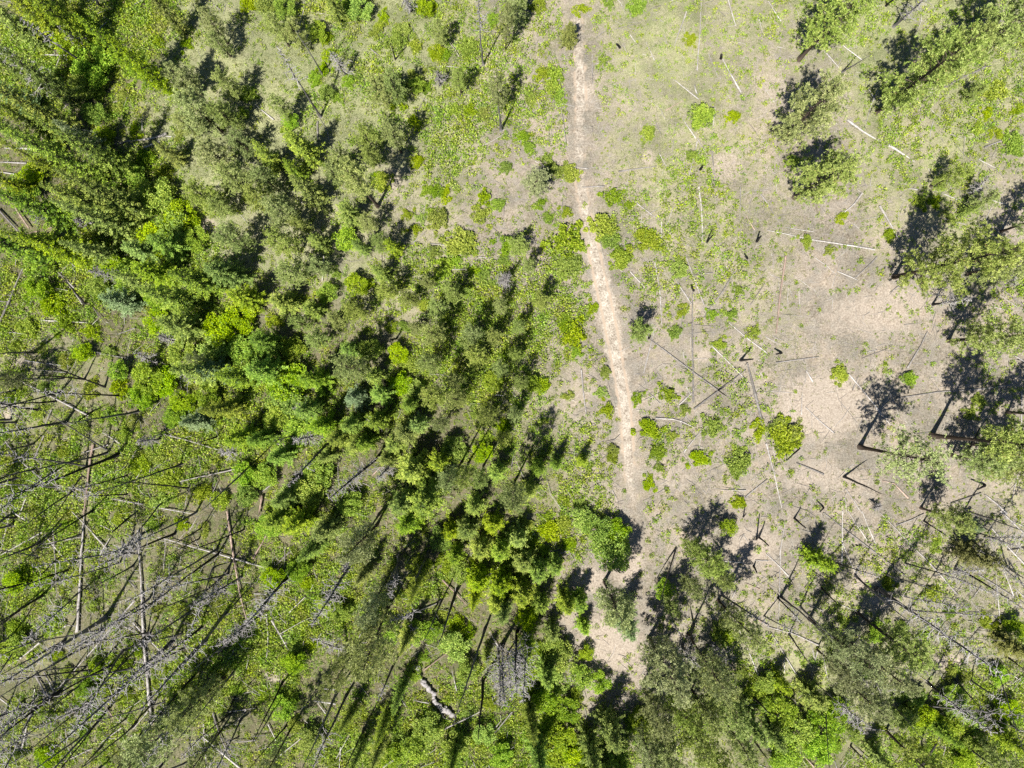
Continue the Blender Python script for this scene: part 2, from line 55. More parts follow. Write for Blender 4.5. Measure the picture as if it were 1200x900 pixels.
# low bushes: x y radius
SHRUBS = {
(0,0): "640 110 22;660 160 24;560 150 24;620 60 26;800 660 22;780 690 18;880 340 30;860 400 26;690 130 18;520 560 30;480 470 28;580 610 30;410 380 26;440 340 24;880 20 30;840 60 20;630 480 22;880 690 28;350 330 24",
(300,0): "425 122 22 y;800 700 30;790 760 34;720 865 45;610 745 22;642 772 36;520 815 20;562 808 22;532 755 22;640 680 28;670 690 26;600 670 22;570 572 22;485 704 18;545 650 20;868 655 18;877 590 24;770 470 18;700 388 28;752 392 28;752 440 20;560 430 24;600 482 20;640 190 30;660 195 24;500 150 34;520 110 28;440 95 24;560 280 30;595 310 26;500 360 30;250 140 26;240 250 26;210 280 28;210 380 18;330 290 26;290 350 24;260 200 26;830 75 24;620 30 26;450 60 22;560 170 24;745 170 32;800 400 26;810 445 18;880 485 14;580 770 22;620 780 18;440 640 30;430 630 24;710 670 20;640 650 18;740 550 16;700 610 18;610 580 16;520 660 16;640 630 16;850 720 26;790 520 18;820 260 20;540 560 18;885 865 34;625 890 26;560 890 18;300 40 30;110 470 24;470 790 20;340 50 24",
(600,0): "620 142 25 y;775 415 24;745 442 18;352 692 35;405 725 23;320 800 42;345 850 34;425 820 18;475 848 44;380 892 25;190 850 62;400 124 17;445 130 15;270 178 18;440 30 30;340 12 22;645 760 14;630 792 14 y;720 655 16;745 690 9;695 680 11;545 685 14;800 185 14;875 290 14;710 490 14;150 270 34;140 310 30;170 350 26;110 260 26;150 600 34;200 610 30;120 560 28;60 520 22;105 390 16;60 440 20;40 480 22;100 720 22;190 745 22;130 770 24;50 820 18;70 730 20;670 115 10;628 28 18;710 38 20;30 20 26;90 20 26;320 215 22;240 40 28;885 170 16;590 865 12;440 795 10;255 718 8;535 635 14;565 35 12;710 350 18;520 560 20;100 180 20;210 210 16;885 370 12;480 470 26;400 490 20;630 550 22;560 590 18;230 830 20;240 865 22;65 345 22;745 815 10;660 870 14",
(900,0): "770 398 22;820 408 18;876 385 23;862 436 20;740 452 24;755 495 18;800 470 24;790 435 14;790 320 38;132 850 24;215 880 23;30 823 11;80 572 25;18 870 18;395 765 17;455 425 9;320 150 10;25 640 10;860 230 16;530 712 26;575 715 26;510 720 20;420 830 22;640 772 22;690 775 12;600 655 14;255 770 22;320 730 16;50 92 14;880 730 14;860 510 38;265 868 10;495 450 12;535 455 10;440 60 16;330 310 14;10 590 8",
(0,300): "240 368 26 y;270 360 18 y;600 790 40;500 730 35;400 560 30;330 470 30;450 620 30;560 860 30;720 830 30;430 470 34;200 180 40;100 250 34;240 240 36;330 270 30;60 320 24;390 340 26;60 490 30;150 550 28;300 600 28;550 700 34;640 680 26;480 580 26;780 850 34;240 690 26;160 460 24;350 560 24",
(300,300): "660 45 34;810 80 32;770 60 24;840 110 16;740 130 22;590 175 24;720 190 24;520 250 24;480 250 22;550 380 30;740 500 26;780 560 24;870 600 24;560 30 16;420 20 18;880 350 26;400 100 24;280 60 22;60 230 26;700 20 26;870 20 22;810 640 22",
(600,300): "200 38 42;385 18 32;430 20 14;585 45 32;742 46 17;792 120 22;215 275 50;222 338 24;180 222 26;195 250 30;283 185 24;268 140 18;275 95 16;125 208 18;315 303 14;320 365 16;270 390 16;326 408 22;314 480 26;284 440 15;196 490 22;333 540 27;300 560 15;440 500 25;545 485 32;592 445 15;478 608 36;560 632 22;605 540 22;700 600 39;655 712 30;792 730 41;508 690 28;515 742 22;480 800 25;565 852 20;355 680 24;350 712 22;330 630 20;395 830 18;340 800 18;320 780 16;862 608 30;740 553 22;630 625 15;682 682 10;574 270 26;535 245 14;597 190 26;580 135 20;617 410 18;680 265 18;730 310 24;495 424 14;850 270 24;830 335 16;795 870 25;160 382 12;100 450 30;885 420 20;885 85 22;395 185 16;275 330 20;262 40 18;390 65 12;485 125 12;700 205 24;770 205 24;740 190 14;150 380 12;105 295 14;80 265 16;195 360 12;220 375 12;340 600 8;270 650 12;300 725 12;375 570 16;320 840 22;300 870 22;240 870 24;180 860 24;600 720 12;535 770 14;540 820 14;640 590 10;750 780 8;860 100 10;380 740 22;100 700 20;870 530 14;790 560 10;705 370 14;720 420 16;545 175 8",
(900,300): "222 135 19;178 190 18;244 370 17;255 415 28;245 372 14;100 475 22;50 640 52;85 630 34;30 600 30;42 560 22;115 575 17;120 250 13;410 380 16;430 405 14;490 430 28;500 460 20;380 770 20;378 798 12;300 810 19;80 760 13;206 685 13;170 880 14;20 462 18;565 182 20;395 63 15;575 380 14;340 312 12;340 335 10;60 80 12;230 292 12;250 120 12;285 125 10;310 120 10;40 12 9;365 105 10;320 20 10;425 185 10;95 95 12;500 200 12;170 832 10;205 868 12;505 835 8;90 550 8;20 515 12;60 315 8;225 5 10;10 232 12;270 805 10;410 405 10;730 510 24;700 555 26;580 730 14;5 540 12;172 630 7",
(0,600): "90 220 40;150 240 36;220 340 34;180 400 36;260 230 30;60 410 34;40 480 50;220 190 26;330 330 26;400 560 40;440 540 34;480 480 26;350 520 30;200 500 24;60 680 26;360 620 34;560 610 26;600 640 22;560 340 26;640 340 26;700 230 28;760 320 24;820 260 24;250 40 26;360 60 22;420 20 24;540 40 28;640 40 26;720 60 26;450 640 24;580 720 24;300 770 24;170 850 34;60 860 34;120 760 22;850 480 22;840 620 24;780 690 22;240 560 24;320 210 20;20 270 24;870 820 22",
(300,600): "620 760 36;750 700 26;520 800 34;560 560 30;590 510 24;700 390 30;750 420 28;660 360 26;150 470 28;60 510 22;200 460 26;130 640 26;240 740 22;30 640 26;440 480 22;300 270 26;180 250 24;40 190 26;380 700 22;780 640 22;820 670 26;140 740 26;270 880 26;870 880 30;470 200 26;850 200 24;600 180 24;660 180 30;760 180 26",
(600,600): "490 155 20;480 100 14;545 75 14;540 100 12;585 65 18;450 220 18;500 30 8;465 685 14;430 740 34;470 770 28;400 520 7;428 285 12;300 400 12;860 130 20;820 290 22;870 310 16;800 320 14;520 410 22;550 400 20;110 480 34;160 600 40;60 620 30;130 740 36;220 640 30;280 660 22;90 560 30;190 440 22;30 520 26;800 560 24;850 620 34;880 660 26;840 540 20;750 420 40;730 430 34;150 860 40;60 800 34;60 100 34;130 60 34;200 110 26;180 40 26;230 160 20;250 100 22;110 130 26;160 120 18;885 530 16;440 800 20;120 20 28;50 40 26",
(900,600): "20 60 18;10 20 16;50 40 16;590 120 26;520 300 22;640 350 24;760 380 26;800 400 24;560 110 18;460 640 28;370 420 30;240 640 22;640 560 24;690 580 26;880 300 20;820 110 14;460 410 34;520 760 28;400 740 22;320 690 22;260 810 22;440 800 24;800 650 26;780 720 30;560 830 26;600 880 28;820 770 26;160 520 20;100 490 18;400 20 22;840 820 26;500 690 24;230 820 26;360 690 20;480 560 20;580 640 20;30 830 30;140 800 26;780 20 18;440 350 18;120 530 16;10 480 16;500 260 16;700 330 14;680 345 10;650 340 12;880 20 14;580 290 30;560 265 20;420 250 24;380 200 20;260 380 24",
}
UNDER = """567621244343232222222222
577611123233232222112222
576411122233332122212222
665411111133231222122222
666621111122221221122222
677731111122232221112222
667764443344321222112222
557775555444431222100222
445776665554431222002122
455677766555432222000122
555677766565542222101222
555567766666542222211122
555567666666542222222222
555566667777631222222222
555566677887611222222223
555555677887622223333434
555555677877742335543444
555555677777754445654454"""
GRASS = """555777788864435655567676
555777788764425654457576
555677787764324554446465
555788876653325554335564
555787766553324544425554
555776665542334454414453
555765555553223444413353
445554444443332334421233
445555554444332343422233
555555555555432333211233
555555555555433333211233
555555555555443333221234
555555555555432332233344
555555555555411343344444
555555555555411344444444
555555555555521345555444
555555555555532455555555
555555555555544555555555"""
PATH = [(668,-60),(674,0),(679,60),(681,130),(678,190),(684,235),(694,285),(706,340),(716,385),(724,430),(733,480),(737,540),(741,590),(743,625)]
import bpy, math, random
import numpy as np
from mathutils import Vector

H = 100.0                      # camera height above the ground
F = 2500.0 / 3.0               # focal length in plan units
rng = np.random.default_rng(11)
random.seed(7)
scn = bpy.context.scene
COL = scn.collection
SUN_AZ, SUN_EL = math.radians(208.7), math.radians(62.0)

def gx(px): return (px - 600.0) / F * H
def gy(py): return (450.0 - py) / F * H
def terrain(x, y):
    f = np.exp(-((np.maximum(np.abs(x) - 90, 0) / 40) ** 2 + (np.maximum(np.abs(y) - 75, 0) / 40) ** 2))
    z = 0.32 * np.sin(x * .093 + 1.3) * np.cos(y * .081 + .4) + .16 * np.sin(x * .21 - y * .17) + .07 * np.sin(x * .47 + y * .39 + 2)
    return z * f

# ---------------------------------------------------------------- maps
def parse_map(s): return np.array([[int(c) for c in r] for r in s.split()], float)
UM, GM = parse_map(UNDER), parse_map(GRASS)
def sample(M, x, y):
    px = np.asarray(x) / H * F + 600; py = 450 - np.asarray(y) / H * F
    c = np.clip(px / 50 - .5, 0, 22.999); r = np.clip(py / 50 - .5, 0, 16.999)
    c0 = np.floor(c).astype(int); r0 = np.floor(r).astype(int); fc = c - c0; fr = r - r0
    return (M[r0, c0] * (1 - fc) * (1 - fr) + M[r0, c0 + 1] * fc * (1 - fr) + M[r0 + 1, c0] * (1 - fc) * fr + M[r0 + 1, c0 + 1] * fc * fr)
PW = np.array([(gx(a), gy(b)) for a, b in PATH])
def seg_dist(x, y, a, b):
    d = b - a; t = np.clip(((x - a[0]) * d[0] + (y - a[1]) * d[1]) / max(d @ d, 1e-9), 0, 1)
    return np.hypot(x - a[0] - t * d[0], y - a[1] - t * d[1])
def path_dist(x, y):
    m = np.full(np.shape(x), 1e9)
    for i in range(len(PW) - 1): m = np.minimum(m, seg_dist(x, y, PW[i], PW[i + 1]))
    return m
# bare ground: centre, radii in plan units, amount
BARE = [(965, 475, 62, 48, .95), (1015, 370, 80, 36, .62), (715, 755, 42, 36, 1), (735, 650, 22, 45, .9), (790, 560, 45, 30, .5), (690, 110, 20, 40, .5), (690, 265, 35, 25, .5),
        (760, 260, 25, 20, .5), (905, 120, 35, 60, .55), (850, 195, 28, 26, .7), (960, 560, 80, 25, .6), (880, 640, 40, 30, .7), (1120, 450, 50, 60, .5), (1060, 350, 60, 30, .6),
        (1112, 775, 20, 14, 1), (1035, 700, 22, 18, .7), (240, 265, 18, 10, 1), (30, 425, 20, 10, .6), (10, 485, 12, 8, 1), (322, 790, 14, 9, 1), (1010, 680, 24, 20, .7), (830, 130, 40, 30, .3), (690, 680, 24, 18, .9),
        (826, 418, 9, 8, 1), (760, 185, 9, 14, .8), (835, 570, 80, 60, .4), (545, 250, 60, 50, .3), (330, 130, 30, 30, .4), (460, 215, 22, 30, .6), (640, 440, 40, 50, .25), (1000, 240, 80, 20, .4)]
def bare(x, y):
    px = np.asarray(x) / H * F + 600; py = 450 - np.asarray(y) / H * F
    b = np.zeros(np.shape(px))
    for cx, cy, rx, ry, a in BARE: b = np.maximum(b, a * np.exp(-(((px - cx) / rx) ** 2 + ((py - cy) / ry) ** 2) ** 1.2))
    return b

# ---------------------------------------------------------------- materials
def new_mat(name):
    m = bpy.data.materials.new(name); m.use_nodes = True; nt = m.node_tree; nt.nodes.clear()
    out = nt.nodes.new('ShaderNodeOutputMaterial')
    return m, nt, out
def N(nt, t, **k):
    n = nt.nodes.new(t)
    for a, v in k.items(): setattr(n, a, v)
    return n
def ramp(nt, fac, stops):
    r = N(nt, 'ShaderNodeValToRGB'); e = r.color_ramp.elements
    while len(e) > 1: e.remove(e[-1])
    e[0].position, e[0].color = stops[0][0], (*stops[0][1], 1)
    for p, c in stops[1:]:
        q = e.new(p); q.color = (*c, 1)
    nt.links.new(fac, r.inputs[0]); return r.outputs[0]
def mth(nt, op, a, b=None, c=None, clamp=False):
    n = N(nt, 'ShaderNodeMath', operation=op); n.use_clamp = clamp
    for i, v in enumerate((a, b, c)):
        if v is None: continue
        if isinstance(v, (int, float)): n.inputs[i].default_value = v
        else: nt.links.new(v, n.inputs[i])
    return n.outputs[0]
def mixc(nt, fac, a, b, mode='MIX'):
    n = N(nt, 'ShaderNodeMix', data_type='RGBA', blend_type=mode)
    for s, v in ((n.inputs[0], fac), (n.inputs[6], a), (n.inputs[7], b)):
        if isinstance(v, (int, float)): s.default_value = v
        elif isinstance(v, tuple): s.default_value = (*v, 1)
        else: nt.links.new(v, s)
    return n.outputs[2]
def noise(nt, vec, scale, detail=3, rough=.55):
    n = N(nt, 'ShaderNodeTexNoise'); n.inputs['Scale'].default_value = scale; n.inputs['Detail'].default_value = detail; n.inputs['Roughness'].default_value = rough
    if vec is not None: nt.links.new(vec, n.inputs['Vector'])
    return n.outputs['Fac']
def attr(nt, name):
    return N(nt, 'ShaderNodeAttribute', attribute_name=name).outputs['Fac']

def leaf_mat(name, dark, mid, light, dead=None, trans=.32, hue=.03, glow=(1.0, 1.05, .45), val=.35, world=False):
    """foliage: every leaf has its own tint, every plant its own hue"""
    m, nt, out = new_mat(name)
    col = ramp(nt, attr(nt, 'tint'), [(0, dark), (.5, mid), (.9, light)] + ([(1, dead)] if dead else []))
    rnd = N(nt, 'ShaderNodeObjectInfo').outputs['Random']
    if world:
        pos = N(nt, 'ShaderNodeNewGeometry').outputs['Position']
        rnd = mth(nt, 'MULTIPLY_ADD', noise(nt, pos, .35, 3), 2.4, -.7, clamp=True)
    hs = N(nt, 'ShaderNodeHueSaturation'); nt.links.new(col, hs.inputs['Color'])
    nt.links.new(mth(nt, 'MULTIPLY_ADD', rnd, hue * 2, .5 - hue), hs.inputs['Hue'])
    nt.links.new(mth(nt, 'MULTIPLY_ADD', mth(nt, 'FRACT', mth(nt, 'MULTIPLY', rnd, 7.31)), val, 1 - val / 2), hs.inputs['Value'])
    nt.links.new(mth(nt, 'MULTIPLY_ADD', mth(nt, 'FRACT', mth(nt, 'MULTIPLY', rnd, 3.77)), .25, .86), hs.inputs['Saturation'])
    col = hs.outputs[0]
    p = N(nt, 'ShaderNodeBsdfPrincipled'); nt.links.new(col, p.inputs['Base Color']); p.inputs['Roughness'].default_value = .55
    p.inputs['Specular IOR Level'].default_value = .25
    t = N(nt, 'ShaderNodeBsdfTranslucent'); nt.links.new(mixc(nt, 1.0, col, glow, 'MULTIPLY'), t.inputs['Color'])
    mx = N(nt, 'ShaderNodeMixShader'); mx.inputs[0].default_value = trans
    nt.links.new(p.outputs[0], mx.inputs[1]); nt.links.new(t.outputs[0], mx.inputs[2]); nt.links.new(mx.outputs[0], out.inputs[0])
    return m
def wood_mat(name, a, b, c, rough=.85):
    m, nt, out = new_mat(name)
    tc = N(nt, 'ShaderNodeTexCoord').outputs['Object']
    mp = N(nt, 'ShaderNodeMapping'); mp.inputs['Scale'].default_value = (1, 1, .18); nt.links.new(tc, mp.inputs[0])
    n1 = noise(nt, mp.outputs[0], 2.3, 4, .6)
    n2 = noise(nt, tc, .35, 2)
    rnd = N(nt, 'ShaderNodeObjectInfo').outputs['Random']
    f = mth(nt, 'ADD', mth(nt, 'MULTIPLY_ADD', n1, 1.5, -.5), mth(nt, 'MULTIPLY_ADD', n2, .8, -.4))
    f = mth(nt, 'ADD', f, mth(nt, 'MULTIPLY_ADD', rnd, .35, -.17), clamp=True)
    col = ramp(nt, f, [(0.05, a), (.5, b), (.95, c)])
    p = N(nt, 'ShaderNodeBsdfPrincipled'); nt.links.new(col, p.inputs['Base Color']); p.inputs['Roughness'].default_value = rough; p.inputs['Specular IOR Level'].default_value = .2
    bp = N(nt, 'ShaderNodeBump'); bp.inputs['Strength'].default_value = .5; bp.inputs['Distance'].default_value = .05
    nt.links.new(n1, bp.inputs['Height']); nt.links.new(bp.outputs[0], p.inputs['Normal'])
    nt.links.new(p.outputs[0], out.inputs[0]); return m

M = {}
M['pine'] = leaf_mat('pine_needles', (.07, .105, .02), (.295, .375, .09), (.53, .58, .20), (.34, .25, .10), hue=.014, val=.2, trans=.2, glow=(1, 1, .5))
M['dull'] = leaf_mat('grey_green_needles', (.10, .125, .045), (.32, .37, .135), (.53, .57, .25), (.33, .28, .17), hue=.012, trans=.2, glow=(1, 1, .6))
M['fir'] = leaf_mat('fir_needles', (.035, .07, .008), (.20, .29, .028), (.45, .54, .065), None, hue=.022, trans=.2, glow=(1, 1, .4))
M['yfir'] = leaf_mat('young_conifer_needles', (.06, .11, .012), (.25, .36, .03), (.48, .58, .07), None, hue=.018, trans=.3)
M['rfir'] = leaf_mat('mid_green_needles', (.04, .085, .010), (.23, .345, .040), (.46, .57, .085), None, hue=.02, trans=.25)
M['cedar'] = leaf_mat('yellow_green_sprays', (.09, .11, .025), (.21, .23, .055), (.33, .33, .085), None, hue=.015, trans=.3)
M['spruce'] = leaf_mat('blue_green_needles', (.07, .12, .04), (.20, .29, .11), (.34, .43, .20), None, hue=.02, trans=.22, glow=(.9, 1, .7))
M['leaf'] = leaf_mat('broad_leaves', (.05, .11, .008), (.25, .39, .022), (.50, .62, .06), None, hue=.014, trans=.35)
M['shrub'] = leaf_mat('shrub_leaves', (.08, .15, .012), (.28, .39, .025), (.47, .56, .065), None, hue=.018, trans=.35, val=.3)
M['yshrub'] = leaf_mat('yellow_shrub_leaves', (.14, .2, .012), (.30, .38, .02), (.43, .48, .03), None, hue=.012, trans=.35)
M['under'] = leaf_mat('undergrowth_leaves', (.06, .105, .012), (.28, .40, .04), (.53, .62, .09), (.36, .30, .17), hue=.024, val=.5, trans=.33, world=True)
M['grass'] = leaf_mat('meadow_grass', (.13, .15, .05), (.27, .295, .13), (.43, .43, .23), (.50, .44, .29), hue=.025, trans=.3, world=True)
M['bark'] = wood_mat('brown_bark', (.035, .025, .018), (.085, .065, .05), (.17, .135, .105))
M['snag'] = wood_mat('weathered_grey_wood', (.06, .055, .055), (.17, .16, .155), (.33, .31, .29))
M['char'] = wood_mat('charred_wood', (.012, .011, .011), (.035, .031, .03), (.12, .10, .09))
M['bare'] = wood_mat('bare_grey_twigs', (.22, .205, .20), (.40, .38, .365), (.58, .55, .52))
M['logw'] = wood_mat('bleached_log_wood', (.24, .22, .205), (.45, .425, .40), (.66, .63, .59))
M['logg'] = wood_mat('grey_brown_log_wood', (.13, .12, .11), (.27, .25, .235), (.44, .42, .39))
M['logp'] = wood_mat('pinkish_log_wood', (.22, .16, .13), (.40, .30, .245), (.55, .45, .38))
M['logd'] = wood_mat('dark_log_wood', (.03, .027, .025), (.08, .07, .06), (.2, .18, .16))
def stone_mat():
    m, nt, out = new_mat('pale_stone')
    tc = N(nt, 'ShaderNodeTexCoord').outputs['Object']
    col = ramp(nt, noise(nt, tc, 3.2, 5), [(.3, (.13, .115, .11)), (.5, (.29, .27, .265)), (.7, (.46, .435, .43))])
    p = N(nt, 'ShaderNodeBsdfPrincipled'); nt.links.new(col, p.inputs['Base Color']); p.inputs['Roughness'].default_value = .7
    nt.links.new(p.outputs[0], out.inputs[0]); return m
M['stone'] = stone_mat()

def ground_nodes(nt, track):
    pos = N(nt, 'ShaderNodeNewGeometry').outputs['Position']
    nA = noise(nt, pos, .16, 6, .65); nB = noise(nt, pos, 1.1, 5, .65); nC = noise(nt, pos, 4.5, 5, .7); nD = noise(nt, pos, 13, 3, .7)
    nE = noise(nt, pos, .6, 5, .6)
    g = attr(nt, 'green'); b = attr(nt, 'bare'); un = attr(nt, 'under')
    soil = ramp(nt, nC, [(.34, (.10, .078, .058)), (.44, (.24, .195, .148)), (.54, (.36, .305, .24)), (.66, (.55, .485, .395))])
    soil = mixc(nt, mth(nt, 'MULTIPLY_ADD', nA, 2.2, -.75, clamp=True), soil, mixc(nt, .55, soil, (.34, .28, .22)))
    litter = ramp(nt, nD, [(.36, (.09, .075, .062)), (.46, (.24, .21, .175)), (.56, (.38, .345, .29)), (.67, (.62, .575, .50))])
    base = mixc(nt, mth(nt, 'MULTIPLY_ADD', nE, 3.2, -1.15, clamp=True), soil, litter)
    dry = ramp(nt, nD, [(.36, (.13, .125, .065)), (.5, (.30, .29, .16)), (.64, (.52, .48, .31))])
    grn = ramp(nt, nD, [(.36, (.085, .11, .04)), (.5, (.27, .30, .135)), (.63, (.48, .49, .26))])
    # coverage: patches of dry and green grass where the noise lies under the local density
    cov = mth(nt, 'ADD', mth(nt, 'MULTIPLY', nB, .6), mth(nt, 'MULTIPLY', nC, .4))
    k1 = mth(nt, 'MULTIPLY', mth(nt, 'SUBTRACT', mth(nt, 'MULTIPLY_ADD', g, .62, .24), cov), 7, clamp=True)
    k2 = mth(nt, 'MULTIPLY', mth(nt, 'SUBTRACT', mth(nt, 'MULTIPLY_ADD', g, .55, .20), mth(nt, 'ADD', mth(nt, 'MULTIPLY', nE, .55), mth(nt, 'MULTIPLY', nC, .45))), 7, clamp=True)
    col = mixc(nt, mth(nt, 'MULTIPLY', k1, .75), base, dry); col = mixc(nt, mth(nt, 'MULTIPLY', k2, .72), col, grn)
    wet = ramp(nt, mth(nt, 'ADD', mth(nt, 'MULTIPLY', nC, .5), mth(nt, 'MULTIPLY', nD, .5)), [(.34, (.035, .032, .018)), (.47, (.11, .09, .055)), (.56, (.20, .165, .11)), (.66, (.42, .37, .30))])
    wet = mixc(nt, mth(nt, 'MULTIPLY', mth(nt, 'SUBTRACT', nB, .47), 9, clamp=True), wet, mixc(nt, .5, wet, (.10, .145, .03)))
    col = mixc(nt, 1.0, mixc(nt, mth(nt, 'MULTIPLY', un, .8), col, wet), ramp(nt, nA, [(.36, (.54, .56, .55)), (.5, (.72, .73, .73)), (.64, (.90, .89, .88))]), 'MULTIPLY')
    dust = ramp(nt, mth(nt, 'ADD', mth(nt, 'MULTIPLY', nC, .6), mth(nt, 'MULTIPLY', nD, .4)), [(.36, (.17, .135, .105)), (.47, (.31, .26, .21)), (.56, (.39, .335, .275)), (.67, (.53, .47, .39))])
    bk = mth(nt, 'MULTIPLY', mth(nt, 'SUBTRACT', mth(nt, 'MULTIPLY', b, 1.25), mth(nt, 'MULTIPLY_ADD', nB, .9, -.05)), 2.6, clamp=True)
    col = mixc(nt, mth(nt, 'MULTIPLY', bk, .8), col, dust)
    if track:
        e = attr(nt, 'edge'); r = attr(nt, 'rut')
        tk = mth(nt, 'MULTIPLY', mth(nt, 'SUBTRACT', mth(nt, 'MULTIPLY', e, 1.15), mth(nt, 'ADD', mth(nt, 'MULTIPLY', nB, 1.0), mth(nt, 'MULTIPLY_ADD', nE, 1.5, -.78))), 2.6, clamp=True)
        tcol = ramp(nt, mth(nt, 'ADD', mth(nt, 'MULTIPLY', nC, .6), mth(nt, 'MULTIPLY', nB, .4)), [(.38, (.13, .105, .08)), (.45, (.26, .22, .175)), (.53, (.375, .33, .27)), (.62, (.52, .47, .40))])
        tcol = mixc(nt, mth(nt, 'MULTIPLY', mth(nt, 'SUBTRACT', r, mth(nt, 'MULTIPLY', nC, .9)), 2, clamp=True), tcol, (.36, .285, .215))
        col = mixc(nt, tk, col, tcol)
    bump = N(nt, 'ShaderNodeBump'); bump.inputs['Strength'].default_value = .7; bump.inputs['Distance'].default_value = .14
    nt.links.new(mth(nt, 'ADD', mth(nt, 'MULTIPLY', nC, .6), mth(nt, 'MULTIPLY', nD, .4)), bump.inputs['Height'])
    return col, bump.outputs[0]
def ground_mat(name, track):
    m, nt, out = new_mat(name); col, nrm = ground_nodes(nt, track)
    p = N(nt, 'ShaderNodeBsdfPrincipled'); p.inputs['Roughness'].default_value = .95; p.inputs['Specular IOR Level'].default_value = .1
    nt.links.new(col, p.inputs['Base Color']); nt.links.new(nrm, p.inputs['Normal']); nt.links.new(p.outputs[0], out.inputs[0]); return m
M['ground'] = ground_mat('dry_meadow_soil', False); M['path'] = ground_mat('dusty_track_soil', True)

# ---------------------------------------------------------------- mesh tools
class MB:
    """collects faces of 3 or 4 corners, with a tint per vertex and a material per face"""
    def __init__(s): s.v, s.f3, s.f4, s.t, s.n = [], [], [], [], 0
    def add(s, v, f, tint=0.5, mat=0):
        v = np.asarray(v, np.float32).reshape(-1, 3); f = np.asarray(f, np.int64)
        s.v.append(v); s.t.append(np.broadcast_to(np.asarray(tint, np.float32), (len(v),)))
        (s.f3 if f.shape[1] == 3 else s.f4).append((f + s.n, mat)); s.n += len(v)
    def leaves(s, c, d, L, W, tint, mat=0, rnd=None):
        r = rnd or rng; n = len(c); c = np.asarray(c, float); d = np.asarray(d, float); d = d / (np.linalg.norm(d, axis=1, keepdims=True) + 1e-9)
        q = r.normal(size=(n, 3)) * .75 + np.array([0, 0, .85]); sd = np.cross(d, q); sd /= (np.linalg.norm(sd, axis=1, keepdims=True) + 1e-9)
        L = np.broadcast_to(np.asarray(L, float), (n,))[:, None]; W = np.broadcast_to(np.asarray(W, float), (n,))[:, None]
        v = np.stack([c, c + d * L * .55 + sd * W * .5, c + d * L, c + d * L * .55 - sd * W * .5], 1)
        s.add(v.reshape(-1, 3), np.arange(4 * n).reshape(n, 4), np.repeat(np.broadcast_to(tint, (n,)), 4), mat)
    def tube(s, pts, rad, sides=6, tint=.5, mat=0, cap=True, wob=0.0):
        pts = np.asarray(pts, float); m = len(pts); rad = np.asarray(rad, float)
        tan = np.gradient(pts, axis=0); tan /= (np.linalg.norm(tan, axis=1, keepdims=True) + 1e-9)
        up = np.array([0, 0, 1.]) if abs(tan[0, 2]) < .8 else np.array([1., 0, 0])
        a = np.cross(tan, up); a /= (np.linalg.norm(a, axis=1, keepdims=True) + 1e-9); b = np.cross(tan, a)
        th = np.arange(sides) / sides * 2 * np.pi
        rr = rad[:, None] * (1 + (wob * rng.normal(size=(m, sides)) if wob else 0))
        v = pts[:, None] + a[:, None] * (np.cos(th)[None, :, None] * rr[..., None]) + b[:, None] * (np.sin(th)[None, :, None] * rr[..., None])
        i = np.arange(m - 1)[:, None] * sides; j = np.arange(sides); k = (j + 1) % sides
        f = np.stack([i + j, i + k, i + sides + k, i + sides + j], -1).reshape(-1, 4)
        v = v.reshape(-1, 3); s.add(v, f, tint, mat)
        if cap:
            base = s.n - len(v)
            for q, ring in ((pts[0], 0), (pts[-1], (m - 1) * sides)):
                s.v.append(np.asarray([q], np.float32)); s.t.append(np.array([.5], np.float32))
                s.f3.append((np.stack([np.full(sides, s.n), base + ring + j, base + ring + k], -1), mat)); s.n += 1
    def mesh(s, name, mats, smooth=False):
        me = bpy.data.meshes.new(name); v = np.concatenate(s.v); me.vertices.add(len(v)); me.vertices.foreach_set('co', v.ravel())
        n3 = sum(len(f) for f, _ in s.f3); n4 = sum(len(f) for f, _ in s.f4)
        loops = np.concatenate([f.ravel() for f, _ in s.f3] + [f.ravel() for f, _ in s.f4]).astype(np.int32)
        mi = np.concatenate([np.full(len(f), m) for f, m in s.f3] + [np.full(len(f), m) for f, m in s.f4]).astype(np.int32)
        st = np.concatenate([np.arange(n3) * 3, n3 * 3 + np.arange(n4) * 4]).astype(np.int32)
        me.loops.add(len(loops)); me.loops.foreach_set('vertex_index', loops)
        me.polygons.add(n3 + n4); me.polygons.foreach_set('loop_start', st); me.polygons.foreach_set('material_index', mi)
        if smooth: me.polygons.foreach_set('use_smooth', np.ones(n3 + n4, bool))
        a = me.attributes.new('tint', 'FLOAT', 'POINT'); a.data.foreach_set('value', np.concatenate(s.t).astype(np.float32))
        for m in mats: me.materials.append(m)
        me.update(calc_edges=True); return me
def link(name, data, parent=None):
    o = bpy.data.objects.new(name, data); COL.objects.link(o)
    if parent: o.parent = parent
    return o

